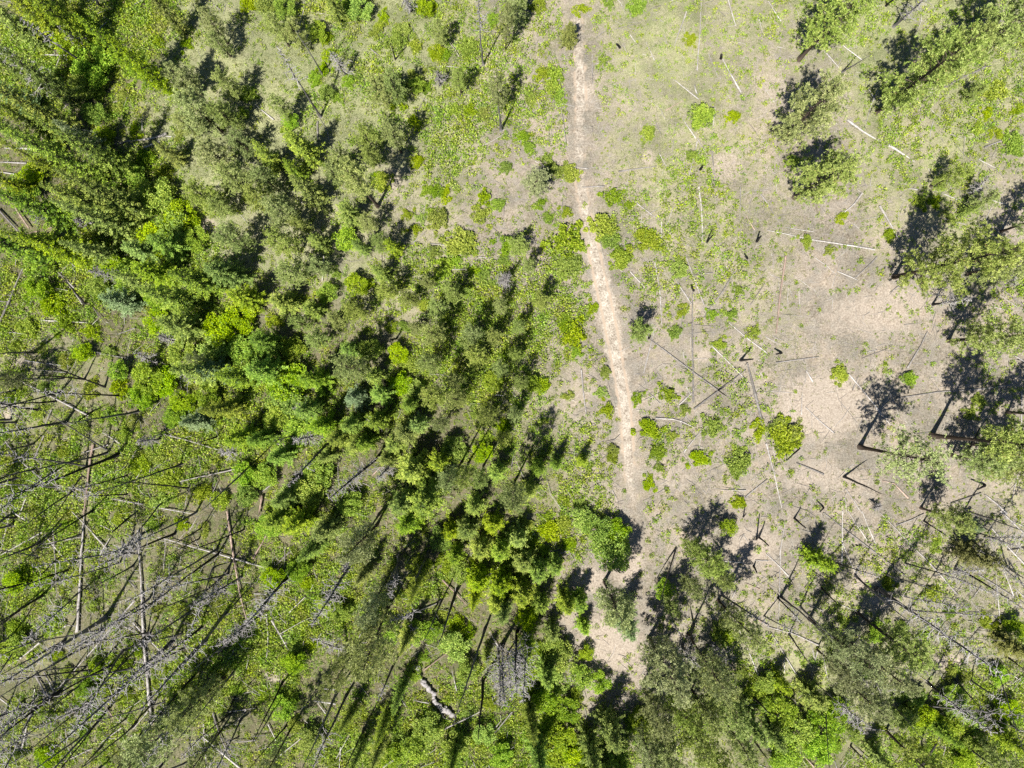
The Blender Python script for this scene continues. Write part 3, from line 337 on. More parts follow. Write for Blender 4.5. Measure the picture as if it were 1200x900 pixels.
# ---------------------------------------------------------------- ground and track
def axis(lo, hi, step, far):
    a = np.arange(lo, hi + 1e-6, step); g = []; d = step
    x = hi
    while x < far: d *= 1.5; x += d; g.append(x)
    g = np.array(g); return np.concatenate([(-g[::-1] + (lo + hi)), a, g])
def sheet(X, Y, Z, name, mat, extra=()):
    nx, ny = X.shape[1], X.shape[0]; me = bpy.data.meshes.new(name)
    v = np.stack([X, Y, Z], -1).reshape(-1, 3); i = np.arange(ny - 1)[:, None] * nx + np.arange(nx - 1)
    f = np.stack([i, i + 1, i + nx + 1, i + nx], -1).reshape(-1, 4).astype(np.int32); n = len(f)
    me.vertices.add(len(v)); me.vertices.foreach_set('co', v.ravel().astype(np.float32)); me.loops.add(4 * n); me.loops.foreach_set('vertex_index', f.ravel())
    me.polygons.add(n); me.polygons.foreach_set('loop_start', (np.arange(n) * 4).astype(np.int32)); me.polygons.foreach_set('use_smooth', np.ones(n, bool))
    x, y = v[:, 0], v[:, 1]
    gr = np.clip(sample(GM, x, y) / 9 + .035 * sample(UM, x, y), 0, 1)
    far = np.clip((np.maximum(np.abs(x) - 78, np.abs(y) - 60)) / 25, 0, 1); gr = gr * (1 - far) + .5 * far
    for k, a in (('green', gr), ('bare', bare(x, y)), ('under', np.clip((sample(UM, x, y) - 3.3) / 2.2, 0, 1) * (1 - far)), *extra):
        t = me.attributes.new(k, 'FLOAT', 'POINT'); t.data.foreach_set('value', np.asarray(a, np.float32).ravel())
    me.materials.append(mat); me.update(calc_edges=True); o = link(name, me); o['kind'] = 'structure'; return o
ax, ay = axis(-100, 100, .6, 3500), axis(-80, 80, .6, 3500)
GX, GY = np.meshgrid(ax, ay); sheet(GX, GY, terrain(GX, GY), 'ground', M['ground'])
# dense centre line of the track
tt = np.linspace(0, len(PW) - 1, 220); ii = np.clip(tt.astype(int), 0, len(PW) - 2); fr = (tt - ii)[:, None]
cl = PW[ii] * (1 - fr) + PW[ii + 1] * fr
ker = np.ones(15) / 15
cl = np.stack([np.convolve(np.pad(cl[:, k], 7, mode='edge'), ker, 'valid') for k in (0, 1)], 1)
tn = np.gradient(cl, axis=0); tn /= np.linalg.norm(tn, axis=1, keepdims=True); nn = np.stack([-tn[:, 1], tn[:, 0]], 1)
u = np.linspace(-1, 1, 25)
py_cl = 450 - cl[:, 1] / H * F
hw = np.interp(py_cl, [0, 110, 190, 250, 330, 470, 560, 625], [2.1, 2.2, 1.6, 1.8, 2.5, 2.25, 1.5, 1.15])
TX = cl[:, 0:1] + nn[:, 0:1] * u * hw[:, None]; TY = cl[:, 1:2] + nn[:, 1:2] * u * hw[:, None]
endf = np.clip(np.minimum(np.arange(220), 219 - np.arange(220)) / 25, 0, 1)[:, None]
edge = np.clip((1 - np.abs(u)) * 1.15, 0, 1)[None] * endf * np.interp(py_cl, [0, 60, 110, 140, 200, 260, 330, 480, 560, 620], [.62, .62, .82, .6, .62, .85, 1.05, 1.0, .8, .55])[:, None] * np.ones_like(TX)
rut = np.exp(-((np.abs(u)[None] * hw[:, None] - .8) / .3) ** 2) * np.ones_like(TX)
sheet(TX, TY, terrain(TX, TY) + .025, 'dirt_path', M['path'], (('edge', edge), ('rut', rut)))

# ---------------------------------------------------------------- registry of things (labels are written at the end)
THINGS = []
def reg(o, kind, cat, desc, px, py, group, label=None):
    o['category'] = cat; o['group'] = group
    THINGS.append(dict(o=o, kind=kind, desc=desc, x=px, y=py, label=label))
def tile_items(T):
    for (ox, oy), s in T.items():
        for it in s.replace('\n', '').split(';'):
            if it.strip(): yield ox, oy, it.split()

# ---------------------------------------------------------------- tree kinds
def unit(n, r): v = r.normal(size=(n, 3)); return v / np.linalg.norm(v, axis=1, keepdims=True)
def proto_trunk(name, h, rad, seed, mat, lean=.25, top=1.0):
    r = np.random.default_rng(seed); b = MB(); n = 12; t = np.linspace(0, 1, n)
    wx = np.cumsum(r.normal(size=n)) * .05 * lean * h / 10; wy = np.cumsum(r.normal(size=n)) * .05 * lean * h / 10
    wx -= wx[0]; wy -= wy[0]
    rad_ = rad * (1 - t * .93) * (1 + .5 * np.exp(-t * 40))
    pts = np.stack([wx, wy, t * h * top - .3 * (t == 0)], 1); b.tube(pts, np.maximum(rad_, .02), 8, wob=.05)
    return b.mesh(name, [mat], True), pts
def along(pts, z):
    return np.array([np.interp(z, pts[:, 2], pts[:, 0]), np.interp(z, pts[:, 2], pts[:, 1]), z])
def make_pine(seed, h=16.0, R=3.2, z0=.32, nb=56, mat='pine', thin=1.0):
    r = np.random.default_rng(seed); tm, pts = proto_trunk('trunk', h, .012 * h + .05, seed, M['bark'])
    b = MB(); cs, ds, ts = [], [], []
    for i in range(nb):
        s = (i + r.random()) / nb; z = h * (z0 + (1 - z0) * s * .985)
        prof = R * min(1, (.55 + 1.3 * s)) * (1 - s ** 2.2) ** .75 + .25
        L = prof * r.uniform(.62, 1.12); a = i * 2.39996 + r.normal() * .35
        rise = (.10 + .65 * s + r.normal() * .12)
        o = along(pts, z); dr = np.array([math.cos(a), math.sin(a), 0]); m = 6
        q = np.linspace(0, 1, m)[:, None]; sag = np.array([0, 0, 1]) * (q * rise * L + .12 * L * (q ** 2))
        side = np.array([-dr[1], dr[0], 0]) * (r.normal() * .2 * L) * q ** 2
        bp = o + dr * q * L + sag + side
        b.tube(bp, np.linspace(.03 + .01 * L, .01, m), 4, mat=1, cap=False)
        nt = max(4, int(L * 12.5 * thin))
        for k in range(nt):
            f = .32 + .68 * (k + r.random()) / nt; c = bp[0] + (bp[-1] - bp[0]) * f
            c = np.array([np.interp(f * (m - 1), np.arange(m), bp[:, j]) for j in range(3)])
            off = r.normal(size=3) * np.array([.3, .3, .15]) * (.4 + .6 * f) * min(1, L / 2); cs.append(c + off); d = dr * .5 + np.array([0, 0, .55]) + off * .9; ds.append(d); ts.append(r.random())
    cs, ds, ts = np.array(cs), np.array(ds), np.array(ts); k = 13
    C = np.repeat(cs, k, 0); D = unit(len(C), r) * .95 + np.repeat(ds / np.linalg.norm(ds, axis=1, keepdims=True), k, 0) * .75
    tint = np.clip(np.repeat(ts, k) * .55 + .06 + r.random(len(C)) * .34, 0, .93); tint[r.random(len(C)) < .012] = 1
    b.leaves(C, D, r.uniform(.18, .36, len(C)), r.uniform(.045, .085, len(C)), tint, rnd=r)
    return [('trunk', tm), ('crown', b.mesh('crown', [M[mat], M['bark']]))], h, R
def make_fir(seed, h=16.0, R=2.7, mat='fir', dens=1.0, pw=.8):
    r = np.random.default_rng(seed); tm, pts = proto_trunk('trunk', h, .011 * h + .05, seed, M['bark'], .12)
    b = MB(); C, D, T, LL = [], [], [], []
    z = h * .08
    while z < h * .985:
        s = z / h; L0 = R * (1 - s) ** pw * (1 if s > .18 else .6 + 2.2 * s); nbr = int(5 + 3 * (1 - s)); L0 *= r.uniform(.72, 1.15)
        a0 = r.random() * 6.28
        for j in range(nbr):
            a = a0 + j / nbr * 6.283 + r.normal() * .2; L = L0 * (r.uniform(.45, 1.05) if r.random() < .75 else r.uniform(1.0, 1.38)) + .12
            dr = np.array([math.cos(a), math.sin(a), 0]); sd = np.array([-dr[1], dr[0], 0]); o = along(pts, min(z + r.normal() * .12, h * .99))
            dp = -.22 + .5 * s
            if L > .8: b.tube([o, o + dr * L * .5 + [0, 0, dp * L * .5], o + dr * L * .92 + [0, 0, dp * L * .8]], [.035, .02, .008], 3, mat=1, cap=False)
            n = max(3, int(L / .11 * dens)); f = np.sort(r.uniform(.12, 1, n)); tb = r.random()
            for q in (-1, 1, 0):
                c = o + dr * (f * L)[:, None] + np.array([0, 0, 1]) * (dp * f * L + .1 * L * f ** 2)[:, None] + r.normal(size=(n, 3)) * .05
                wid = (.18 + .5 * L * .28 * np.sqrt(np.clip(1 - f, .05, 1)))
                d = dr * .75 + sd * q * 1.0 + r.normal(size=(n, 3)) * .22 + np.array([0, 0, -.12 if q else .35])
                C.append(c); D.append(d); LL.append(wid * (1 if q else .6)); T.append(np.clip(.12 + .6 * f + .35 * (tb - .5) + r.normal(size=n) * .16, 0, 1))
        z += h * .026 * (1.25 - .5 * s) * r.uniform(.8, 1.2)
    C, D, T, LL = map(np.concatenate, (C, D, T, LL))
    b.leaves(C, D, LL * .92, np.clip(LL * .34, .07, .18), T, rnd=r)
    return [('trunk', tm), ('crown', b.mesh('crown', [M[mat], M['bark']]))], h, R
def clumped(b, r, lobes, per, size, shell=.55, mat=0):
    for (c, rad) in lobes:
        u_ = unit(per, r); q = rad * (shell + (1 - shell) * r.random(per) ** .5)
        p = c + u_ * q[:, None] * np.array([1, 1, .8]); keep = p[:, 2] > .04; p, u_ = p[keep], u_[keep]
        d = u_ * .7 + r.normal(size=p.shape) * .6 + np.array([0, 0, .25]); tb = r.random()
        b.leaves(p, d, r.uniform(.7, 1.25, len(p)) * size, r.uniform(.45, .75, len(p)) * size, np.clip(.5 + .3 * (tb - .5) + .28 * u_[:, 2] * .4 + r.normal(size=len(p)) * .2, 0, .95), mat, rnd=r)
def make_leafy(seed, h=6.0, R=2.4, mat='leaf'):
    r = np.random.default_rng(seed); b = MB(); tb = MB()
    lobes = []
    for i in range(30):
        a = r.random() * 6.28; q = R * r.uniform(.1, .85) ** .75; z = h * r.uniform(.35, .86) * (1 - .35 * (q / R) ** 2)
        lobes.append((np.array([q * math.cos(a), q * math.sin(a), z]), R * r.uniform(.20, .34)))
    tb.tube([(0, 0, -.25), (.05, .03, h * .2), (0, .1, h * .4)], [.14, .11, .07], 6)
    for c, rad in lobes[::3]: tb.tube([(0, .05, h * .28), c * np.array([.5, .5, .75]), c], [.06, .035, .012], 4, cap=False)
    clumped(b, r, lobes, 150, .25)
    return [('trunk', tb.mesh('trunk', [M['bark']], True)), ('crown', b.mesh('crown', [M[mat]]))], h, R
def make_shrub(seed, mat, R=1.0, h=.85, lob=16, per=90, size=.15, el=1.0):
    r = np.random.default_rng(seed); b = MB(); lobes = []
    for i in range(lob):
        a = r.random() * 6.28; q = R * .8 * math.sqrt(r.random()); z = h * .78 * math.sqrt(max(0, 1 - (q / R) ** 2)) * r.uniform(.45, 1)
        lobes.append((np.array([q * math.cos(a), q * math.sin(a) * el, z]), R * r.uniform(.16, .38)))
    for _ in range(4):
        a = r.random() * 6.28; q = R * r.uniform(.9, 1.3); lobes.append((np.array([q * math.cos(a), q * math.sin(a) * el, h * .15]), R * r.uniform(.1, .2)))
    for c, rad in lobes[::3]: b.tube([(0, 0, -.1), c * np.array([.5, .5, .6]), c], [.02, .014, .006], 3, mat=1, cap=False)
    clumped(b, r, lobes, per, size)
    return b.mesh('shrub', [M[mat], M['bark']])

PROTO = {'pine': [make_pine(100 + i, 15 + i % 2 * 3, 3.2, (.16, .24, .14, .28)[i]) for i in range(4)],
         'pinehigh': [make_pine(120 + i, 20, 2.8, .52, 46) for i in range(2)],
         'dull': [make_pine(140 + i, 18, 3.4, (.2, .3, .18)[i], 58, 'dull') for i in range(3)],
         'dullthin': [make_pine(160 + i, 18, 3.7, .42, 44, 'dull', .62) for i in range(2)],
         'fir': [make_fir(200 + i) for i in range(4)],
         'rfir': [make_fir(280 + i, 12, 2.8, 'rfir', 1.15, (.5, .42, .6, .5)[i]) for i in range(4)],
         'yfir': [make_fir(220 + i, 8, 1.9, 'yfir', 1.25, .42) for i in range(3)],
         'cedar': [make_fir(240 + i, 9, 2.3, 'cedar', 1.1, .6) for i in range(2)],
         'spruce': [make_fir(260 + i, 11, 2.2, 'spruce', 1.0, .75) for i in range(2)],
         'leaf': [make_leafy(300 + i) for i in range(4)]}
TREE_NAMES = {'pine': ('pine_tree', 'pine tree', 'olive pine'), 'pinehigh': ('pine_tree', 'pine tree', 'tall olive pine'), 'dull': ('pine_tree', 'pine tree', 'grey-green pine'), 'dullthin': ('pine_tree', 'pine tree', 'thin-crowned grey-green pine'),
              'fir': ('fir_tree', 'fir tree', 'dark green fir'), 'rfir': ('fir_tree', 'fir tree', 'round mid-green fir'), 'yfir': ('fir_tree', 'fir tree', 'bright yellow-green young fir'), 'cedar': ('cedar_tree', 'cedar tree', 'yellow-olive cedar'),
              'spruce': ('spruce_tree', 'spruce tree', 'blue-green spruce'), 'leaf': ('leafy_tree', 'leafy tree', 'leafy bright green tree')}
TREE_GROUP = {'pine_tree': 'pines on the slope', 'fir_tree': 'firs of the dense stand', 'cedar_tree': 'yellowish cedars', 'spruce_tree': 'blue-green spruces', 'leafy_tree': 'leafy trees among the conifers'}
def instance(kind, bx, by, h, R, desc, vx, vy, yaw=None):
    pr, h0, R0 = random.choice(PROTO[kind]); nm, cat, _ = TREE_NAMES[kind]
    e = link(nm, None); e.location = (bx, by, float(terrain(bx, by))); e.rotation_euler = (random.gauss(0, .02), random.gauss(0, .02), random.random() * 6.283 if yaw is None else yaw)
    e.empty_display_size = .5
    s = R / R0; e.scale = (s, s, h / h0)
    for pn, me in pr: link(pn, me, e)
    reg(e, kind, cat, desc, vx, vy, TREE_GROUP[nm]); return e
n_tree = {}
for ox, oy, it in tile_items(TREES):
    kind = it[0]; cx, cy, rr = ox + float(it[1]) / 3, oy + float(it[2]) / 3, float(it[3])
    if kind == 'fir' and ((280 < cx < 640 and 330 < cy < 640) or (160 < cx < 420 and 230 < cy < 480 and rr < 72) or (cx > 560 and cy > 640)): kind = 'rfir'
    if kind == 'rfir' and 160 < cx < 420 and 230 < cy < 480 and random.random() < .4: kind = 'leaf'; it = it[:4]
    con = kind in ('pine', 'pinehigh', 'fir', 'rfir', 'dull', 'dullthin') and len(it) > 4
    R = rr * .0365 * ((1.0 if kind == 'fir' and cx < 150 and cy < 310 else (.92 if kind == 'rfir' else .88 if kind == 'fir' else .7 if oy == 300 else .76) if ox < 600 or (oy == 300 and cx < 660) else .8 if oy == 600 else 1) if con else 1)
    h = float(it[4]) if len(it) > 4 else 1.2 + 1.15 * R * random.uniform(.85, 1.2)
    if con and cx < 150 and cy < 310: h *= 1.2
    elif kind == 'fir' and con: h *= 1.15
    elif kind == 'rfir' and con: h *= .92
    k = {'pine': .62, 'pinehigh': .72, 'dull': .62, 'dullthin': .66, 'leaf': .5}.get(kind, .42)
    s = 1 - k * h / H; bx, by = gx(cx) * s, gy(cy) * s
    if len(it) > 6: bx, by = gx(ox + float(it[5]) / 3), gy(oy + float(it[6]) / 3)
    lim = {'leaf': (2.4, 3.6), }.get(kind, (9, 15))
    size = 'small ' if (h < lim[0]) else ('tall ' if h > lim[1] and kind != 'pinehigh' else '')
    if kind in ('pinehigh', 'yfir', 'dullthin'): size = ''
    if kind == 'rfir': size = ''
    instance(kind, bx, by, h, R, size + TREE_NAMES[kind][2], cx, cy)

# ---------------------------------------------------------------- standing dead stems
def limb_mesh(b, r, pts, rad, z0, n, Lmax, mat, droop=-.25, fine=2):
    h = pts[-1, 2]
    for i in range(n):
        s = z0 + (1 - z0) * (i + r.random()) / n; q = s * (len(pts) - 1); j = min(int(q), len(pts) - 2)
        o = pts[j] + (pts[j + 1] - pts[j]) * (q - j); a = i * 2.4 + r.normal() * .4; L = Lmax * (1 - .75 * ((s - z0) / (1.0001 - z0))) * r.uniform(.35, 1.1)
        dr = np.array([math.cos(a), math.sin(a), 0]); sd = np.array([-dr[1], dr[0], 0]); bend = r.normal() * .25
        t = np.linspace(0, 1, 5)[:, None]; bp = o + dr * t * L + sd * bend * L * t ** 2 + np.array([0, 0, 1]) * (droop * L * t + .28 * L * t ** 2)
        b.tube(bp, np.linspace(.06, .016, 5), 3, cap=False, mat=mat)
        for k in range(fine):
            f = r.uniform(.3, .95); c = o + dr * f * L + sd * bend * L * f * f + np.array([0, 0, droop * L * f + .28 * L * f * f]); w = L * r.uniform(.15, .4) * r.choice([-1, 1])
            e = c + sd * w + dr * abs(w) * .6 + np.array([0, 0, r.normal() * .15]); b.tube([c, (c + e) / 2 + r.normal(size=3) * .05, e], [.03, .022, .012], 3, cap=False, mat=mat)
KILL = []          # (segment, radius): where undergrowth is kept clear of the stems
r_s = np.random.default_rng(5)
r_x = np.random.default_rng(77); EXTRA = []
while len(EXTRA) < 100:
    a, c = r_x.uniform(-10, 340), r_x.uniform(430, 905)
    if a > 120 + (c - 400) * .62 or (a > 150 and c < 560): continue
    hh = r_x.uniform(10, 21); rr = math.hypot(a - 600, c - 450); q = 1 / (1 - hh / H * r_x.uniform(.9, 1.25)); an = math.atan2(c - 450, a - 600) + r_x.normal() * .05
    EXTRA.append((0, 0, [str(round(v, 1)) for v in (a * 3, c * 3, (600 + rr * q * math.cos(an)) * 3, (450 + rr * q * math.sin(an)) * 3, r_x.uniform(16, 30), hh)] + [r_x.choice(['s', 's', 't', 't', 'b'])]))
while len(EXTRA) < 124:
    a, c = r_x.uniform(880, 1200), r_x.uniform(600, 840)
    hh = r_x.uniform(7, 17); rr = math.hypot(a - 600, c - 450); q = 1 / (1 - hh / H * r_x.uniform(.9, 1.25)); an = math.atan2(c - 450, a - 600) + r_x.normal() * .06
    EXTRA.append((0, 0, [str(round(v, 1)) for v in (a * 3, c * 3, (600 + rr * q * math.cos(an)) * 3, (450 + rr * q * math.sin(an)) * 3, r_x.uniform(13, 22), hh)] + [r_x.choice(['s', 't', 'b'])]))
for ox, oy, it in list(tile_items(SNAGS)) + EXTRA:
    bx, by, tx, ty, dia, cap = (float(v) for v in it[:6]); kind = it[6]
    pbx, pby, ptx, pty = ox + bx / 3, oy + by / 3, ox + tx / 3, oy + ty / 3
    rb, rt = math.hypot(pbx - 600, pby - 450), math.hypot(ptx - 600, pty - 450)
    hh = H * (1 - rb / max(rt, rb + .1)); hh = min(max(hh, .62 * cap), cap)
    X, Y = gx(pbx), gy(pby); Z = float(terrain(X, Y)); tip = np.array([gx(ptx) * (1 - hh / H) - X, gy(pty) * (1 - hh / H) - Y, hh])
    n = 12 if hh > 6 else 6; t = np.linspace(0, 1, n)[:, None]; w = np.cumsum(r_s.normal(size=(n, 2)), 0) * .007 * hh / n ** .5; w -= t * w[-1]
    pts = tip * t; pts[:, :2] += w + (r_s.normal(size=2) * .006 * hh) * (t * (1 - t) * 4); pts[0, 2] -= .3
    R0 = dia / 200 * (1.08 if hh > 6 else .8); tf = 1 - t[:, 0] * (.62 if hh < 6 else .8); rad = R0 * tf * (1 + .55 * np.exp(-t[:, 0] * 30))
    if hh <= 6: rad = R0 * (1 - .35 * t[:, 0]) * (1 + .4 * np.exp(-t[:, 0] * 6))
    tm = MB(); short = hh <= 6
    wood = M['char'] if short or r_s.random() < .25 else M['snag']
    tm.tube(pts, rad, 8, wob=.07)
    vx, vy = (pbx + min(max(ptx, 0), 1200)) / 2, (pby + min(max(pty, 0), 900)) / 2
    KILL.append((np.array([X, Y]), np.array([X, Y]), .5))
    if kind == 's':
        nm = 'tree_stump' if hh <= 5 else 'dead_tree'
        if nm == 'dead_tree':
            for _ in range(int(hh * .6)):
                q = r_s.uniform(.3, .97) * (n - 1); j = min(int(q), n - 2); o = pts[j] + (pts[j + 1] - pts[j]) * (q - j); a = r_s.random() * 6.28; L = r_s.uniform(.25, 1.0)
                tm.tube([o, o + np.array([math.cos(a) * L, math.sin(a) * L, r_s.normal() * .2])], [.03, .012], 3, cap=False)
        o = link(nm, tm.mesh(nm, [wood], True)); o.location = (X, Y, Z)
        thick = 'thick' if dia >= 38 else ('thin' if dia <= 26 else 'slender'); dark = 'charred' if wood is M['char'] else 'grey'
        if nm == 'tree_stump': reg(o, 'stump', 'tree stump', 'charred ' + ('broken ' if hh > 3 else 'short ') + 'stump', pbx, pby, 'charred stumps in the clearing')
        else: reg(o, 'snag', 'dead tree', f'{thick} {dark} leaning pole', vx, vy, 'bare dead stems still standing')
    else:
        e = link('dead_tree', None); e.location = (X, Y, Z); e.empty_display_size = .5
        link('trunk', tm.mesh('trunk', [wood], True), e); b = MB()
        if kind == 'b': limb_mesh(b, r_s, pts, rad, .28, int(34 + hh * 1.6), 1.0 + hh * .085, 0, fine=4)
        else: limb_mesh(b, r_s, pts, rad, .55, int(16 + hh), .7 + hh * .045, 0, fine=2)
        link('bare_crown', b.mesh('bare_crown', [M['bare']]), e)
        dark = 'charred' if wood is M['char'] else 'grey'
        reg(e, 'deadbr', 'dead tree', ('tall ' if hh > 16 else '') + dark + (' bare-branched dead tree' if kind == 'b' else ' twiggy-topped snag'), vx, vy, 'dead trees with bare branches')

# ---------------------------------------------------------------- fallen stems
r_l = np.random.default_rng(8)
def cat_rom(P, n):
    t = np.linspace(0, len(P) - 1, n); return np.stack([np.interp(t, np.arange(len(P)), P[:, k]) for k in range(P.shape[1])], 1)
def log_size(q):
    v = [float(a) for a in q[2][:-2]]; return math.hypot(v[0] - v[-2], v[1] - v[-1]) * float(q[2][-2])
for ox, oy, it in sorted(tile_items(LOGS), key=log_size, reverse=True)[:296]:
    c = it[-1]; dia = float(it[-2]); v = [float(q) for q in it[:-2]]; P = np.array([(gx(ox + v[i] / 3), gy(oy + v[i + 1] / 3)) for i in range(0, len(v), 2)])
    ln = np.sum(np.hypot(*np.diff(P, axis=0).T)); n = max(5, int(ln / .9)); Q = cat_rom(P, n)
    Q += np.cumsum(r_l.normal(size=(n, 2)), 0) * .018
    R0 = dia / 200 * (.74 if dia < 40 else .86) * (1.22 if ox >= 600 and oy < 600 else 1.05); und = float(np.mean(sample(UM, Q[:, 0], Q[:, 1]))); up = .05 + .085 * max(0, und - 1.5)
    rise = r_l.uniform(0, .35) if und > 3 else r_l.uniform(0, .08); t = np.linspace(0, 1, n)
    if r_l.random() < .5: t = t[::-1]
    rad = R0 * (1.1 - .6 * t); z = terrain(Q[:, 0], Q[:, 1]) + rad * .75 + up * .6 + rise * t
    o3 = np.array([Q[:, 0].mean(), Q[:, 1].mean(), z.mean()]); b = MB(); b.tube(np.stack([Q[:, 0], Q[:, 1], z], 1) - o3, rad, 7, wob=.14)
    for _ in range(int(ln * .9)):
        j = r_l.integers(0, n - 1); d = Q[j + 1] - Q[j]; a = math.atan2(d[1], d[0]) + r_l.choice([-1, 1]) * r_l.uniform(.5, 1.3); L = r_l.uniform(.2, .8) * (1 + R0)
        s = np.array([Q[j, 0], Q[j, 1], z[j]]) - o3; b.tube([s, s + np.array([math.cos(a) * L, math.sin(a) * L, r_l.uniform(-.05, .25)])], [.02 + R0 * .12, .008], 3, cap=False)
    o = link('fallen_log', b.mesh('fallen_log', [M['log' + c]], True)); o.location = o3
    for i in range(len(P) - 1): KILL.append((P[i], P[i + 1], R0 + (.5 if dia >= 38 else .06)))
    le = 'long' if ln > 11 else ('short' if ln < 4.5 else ''); th = 'thick' if dia >= 34 else ('thin' if dia <= 18 else '')
    cw = {'w': 'bleached', 'g': 'grey', 'p': 'pinkish-brown', 'd': 'dark'}[c]
    m_ = Q[n // 2]; reg(o, 'log', 'fallen log', ' '.join([x for x in (le, th) if x][:1] + [cw, 'fallen', 'stick' if dia <= 16 else 'log']), m_[0] / H * F + 600, 450 - m_[1] / H * F, 'fallen logs and sticks')

# ---------------------------------------------------------------- stones of the little gully
r_k = np.random.default_rng(21)
GULLY = np.array([(488.5, 780), (490, 789), (495, 797), (500, 803), (506, 812), (509, 819), (513, 826), (520, 830), (526, 833), (530, 838)])
stones = cat_rom(GULLY, 26)
for i, (px, py) in enumerate(stones):
    r0 = r_k.uniform(.18, .42); b = MB(); th = np.linspace(0, np.pi, 7)[1:-1]; ph = np.arange(9) / 9 * 2 * np.pi
    d = np.array([[math.sin(t) * math.cos(p), math.sin(t) * math.sin(p), math.cos(t)] for t in th for p in ph] + [[0, 0, 1], [0, 0, -1]])
    d = d * (1 + .16 * np.sin(d @ r_k.normal(size=3) * 3 + 1)[:, None] + .1 * r_k.normal(size=(len(d), 1))) * np.array([1.25, .9, .65]) * r0
    f4 = [(a * 9 + q, a * 9 + (q + 1) % 9, (a + 1) * 9 + (q + 1) % 9, (a + 1) * 9 + q) for a in range(4) for q in range(9)]
    nb_ = MB(); nb_.add(d, np.array(f4)); nb_.f3.append((np.array([(45, (q + 1) % 9, q) for q in range(9)]), 0)); nb_.f3.append((np.array([(46, 36 + q, 36 + (q + 1) % 9) for q in range(9)]), 0))
    o = link('gully_stone', nb_.mesh('gully_stone', [M['stone']], True)); x, y = gx(px + r_k.normal() * 1.1), gy(py + r_k.normal() * 1.1)
    o.location = (x, y, float(terrain(x, y)) + r0 * .55 + .25); o.rotation_euler = (0, 0, r_k.random() * 6.28)
    KILL.append((np.array([x, y]), np.array([x, y]), r0 + .5))
    reg(o, 'stone', 'stone', 'pale stone', px, py, 'pale stones in the gully', label='pale whitish stone in the winding stony gully among bright undergrowth')

# ---------------------------------------------------------------- bushes
SH = [make_shrub(400 + i, 'shrub', lob=9 + 2 * i, per=110, size=.13, el=(.55 + .07 * i)) for i in range(7)]; YS = [make_shrub(420, 'yshrub')]
TUFT = [make_shrub(430 + i, 'shrub', R=.9, h=.75, lob=6 + i, per=70, size=.19, el=.6 + .08 * i) for i in range(6)]
r_b = np.random.default_rng(3); n_sh = 0
ITEMS = [(ox + float(i[0]) / 3, oy + float(i[1]) / 3, float(i[2]), len(i) > 3) for ox, oy, i in tile_items(SHRUBS)]
ITEMS.sort(key=lambda q: -q[2])
REST = ITEMS[300:]; ITEMS = ITEMS[:300]
for px, py, rr, yel in ITEMS:
    R = rr * .04; x, y = gx(px), gy(py); me = random.choice(YS if yel else (SH if rr > 17 else TUFT))
    o = link('shrub', me); o.location = (x, y, float(terrain(x, y))); o.rotation_euler = (0, 0, r_b.random() * 6.28)
    R *= 1.12 if rr >= 30 else 1
    o.scale = (R * 1.08 * r_b.uniform(.9, 1.12), R * 1.08 * r_b.uniform(.9, 1.12), (R * .85 + .15) * r_b.uniform(.85, 1.15))
    sz = 'large' if rr >= 34 else ('small' if rr < 20 else 'mid-sized')
    reg(o, 'shrub', 'shrub', f'{sz} ' + ('yellow' if yel else 'bright green') + ' shrub', px, py, 'low green shrubs')

# ---------------------------------------------------------------- undergrowth, grass and twigs nobody could count
def keep_clear(x, y):
    ok = np.ones(len(x), bool)
    for a, b, r in KILL:
        lo, hi = np.minimum(a, b) - r, np.maximum(a, b) + r
        m = ok & (x > lo[0]) & (x < hi[0]) & (y > lo[1]) & (y < hi[1])
        if m.any():
            i = np.nonzero(m)[0]; ok[i[seg_dist(x[i], y[i], a, b) < r]] = False
    return ok
r_u = np.random.default_rng(17)
_ph = np.random.default_rng(99); _W = [(_ph.normal() * f, _ph.normal() * f, _ph.random() * 6.28, 1 / f ** .7) for f in (.12, .18, .27, .4, .6, .8, 1.0, 1.3, 1.7, 2.2) for _ in range(3)]
def fbm(x, y, s=1.0):
    v = sum(a * np.sin(s * (x * p + y * q) + c) for p, q, c, a in _W); return v / (.5 * sum(a * a for *_, a in _W)) ** .5
def patchy_old(x, y, s=1.0):
    return .5 + .25 * (np.sin(x * .55 * s + 2 * np.sin(y * .31 * s)) + np.sin(y * .62 * s + 2 * np.sin(x * .27 * s + 1))) 
NC = 165000; x = r_u.uniform(-88, 88, NC); y = r_u.uniform(-70, 70, NC)
um = sample(UM, x, y); den = np.clip((um - .25) / 7.0, 0, 1) * (1 - .9 * bare(x, y)); fb = fbm(x, y); pxs = x / H * F + 600; pys = 450 - y / H * F
snagf = np.exp(-(((pxs - 120) / 260) ** 4 + ((pys - 720) / 330) ** 4)); den *= np.clip(1.05 - .02 * snagf + (.36 + .16 * snagf) * fb, .3 - .22 * snagf, 1.6)
k = (r_u.random(NC) < den * .95) & (path_dist(x, y) > 2.0) & keep_clear(x, y); x, y, fb = x[k], y[k], fb[k]; n = len(x)
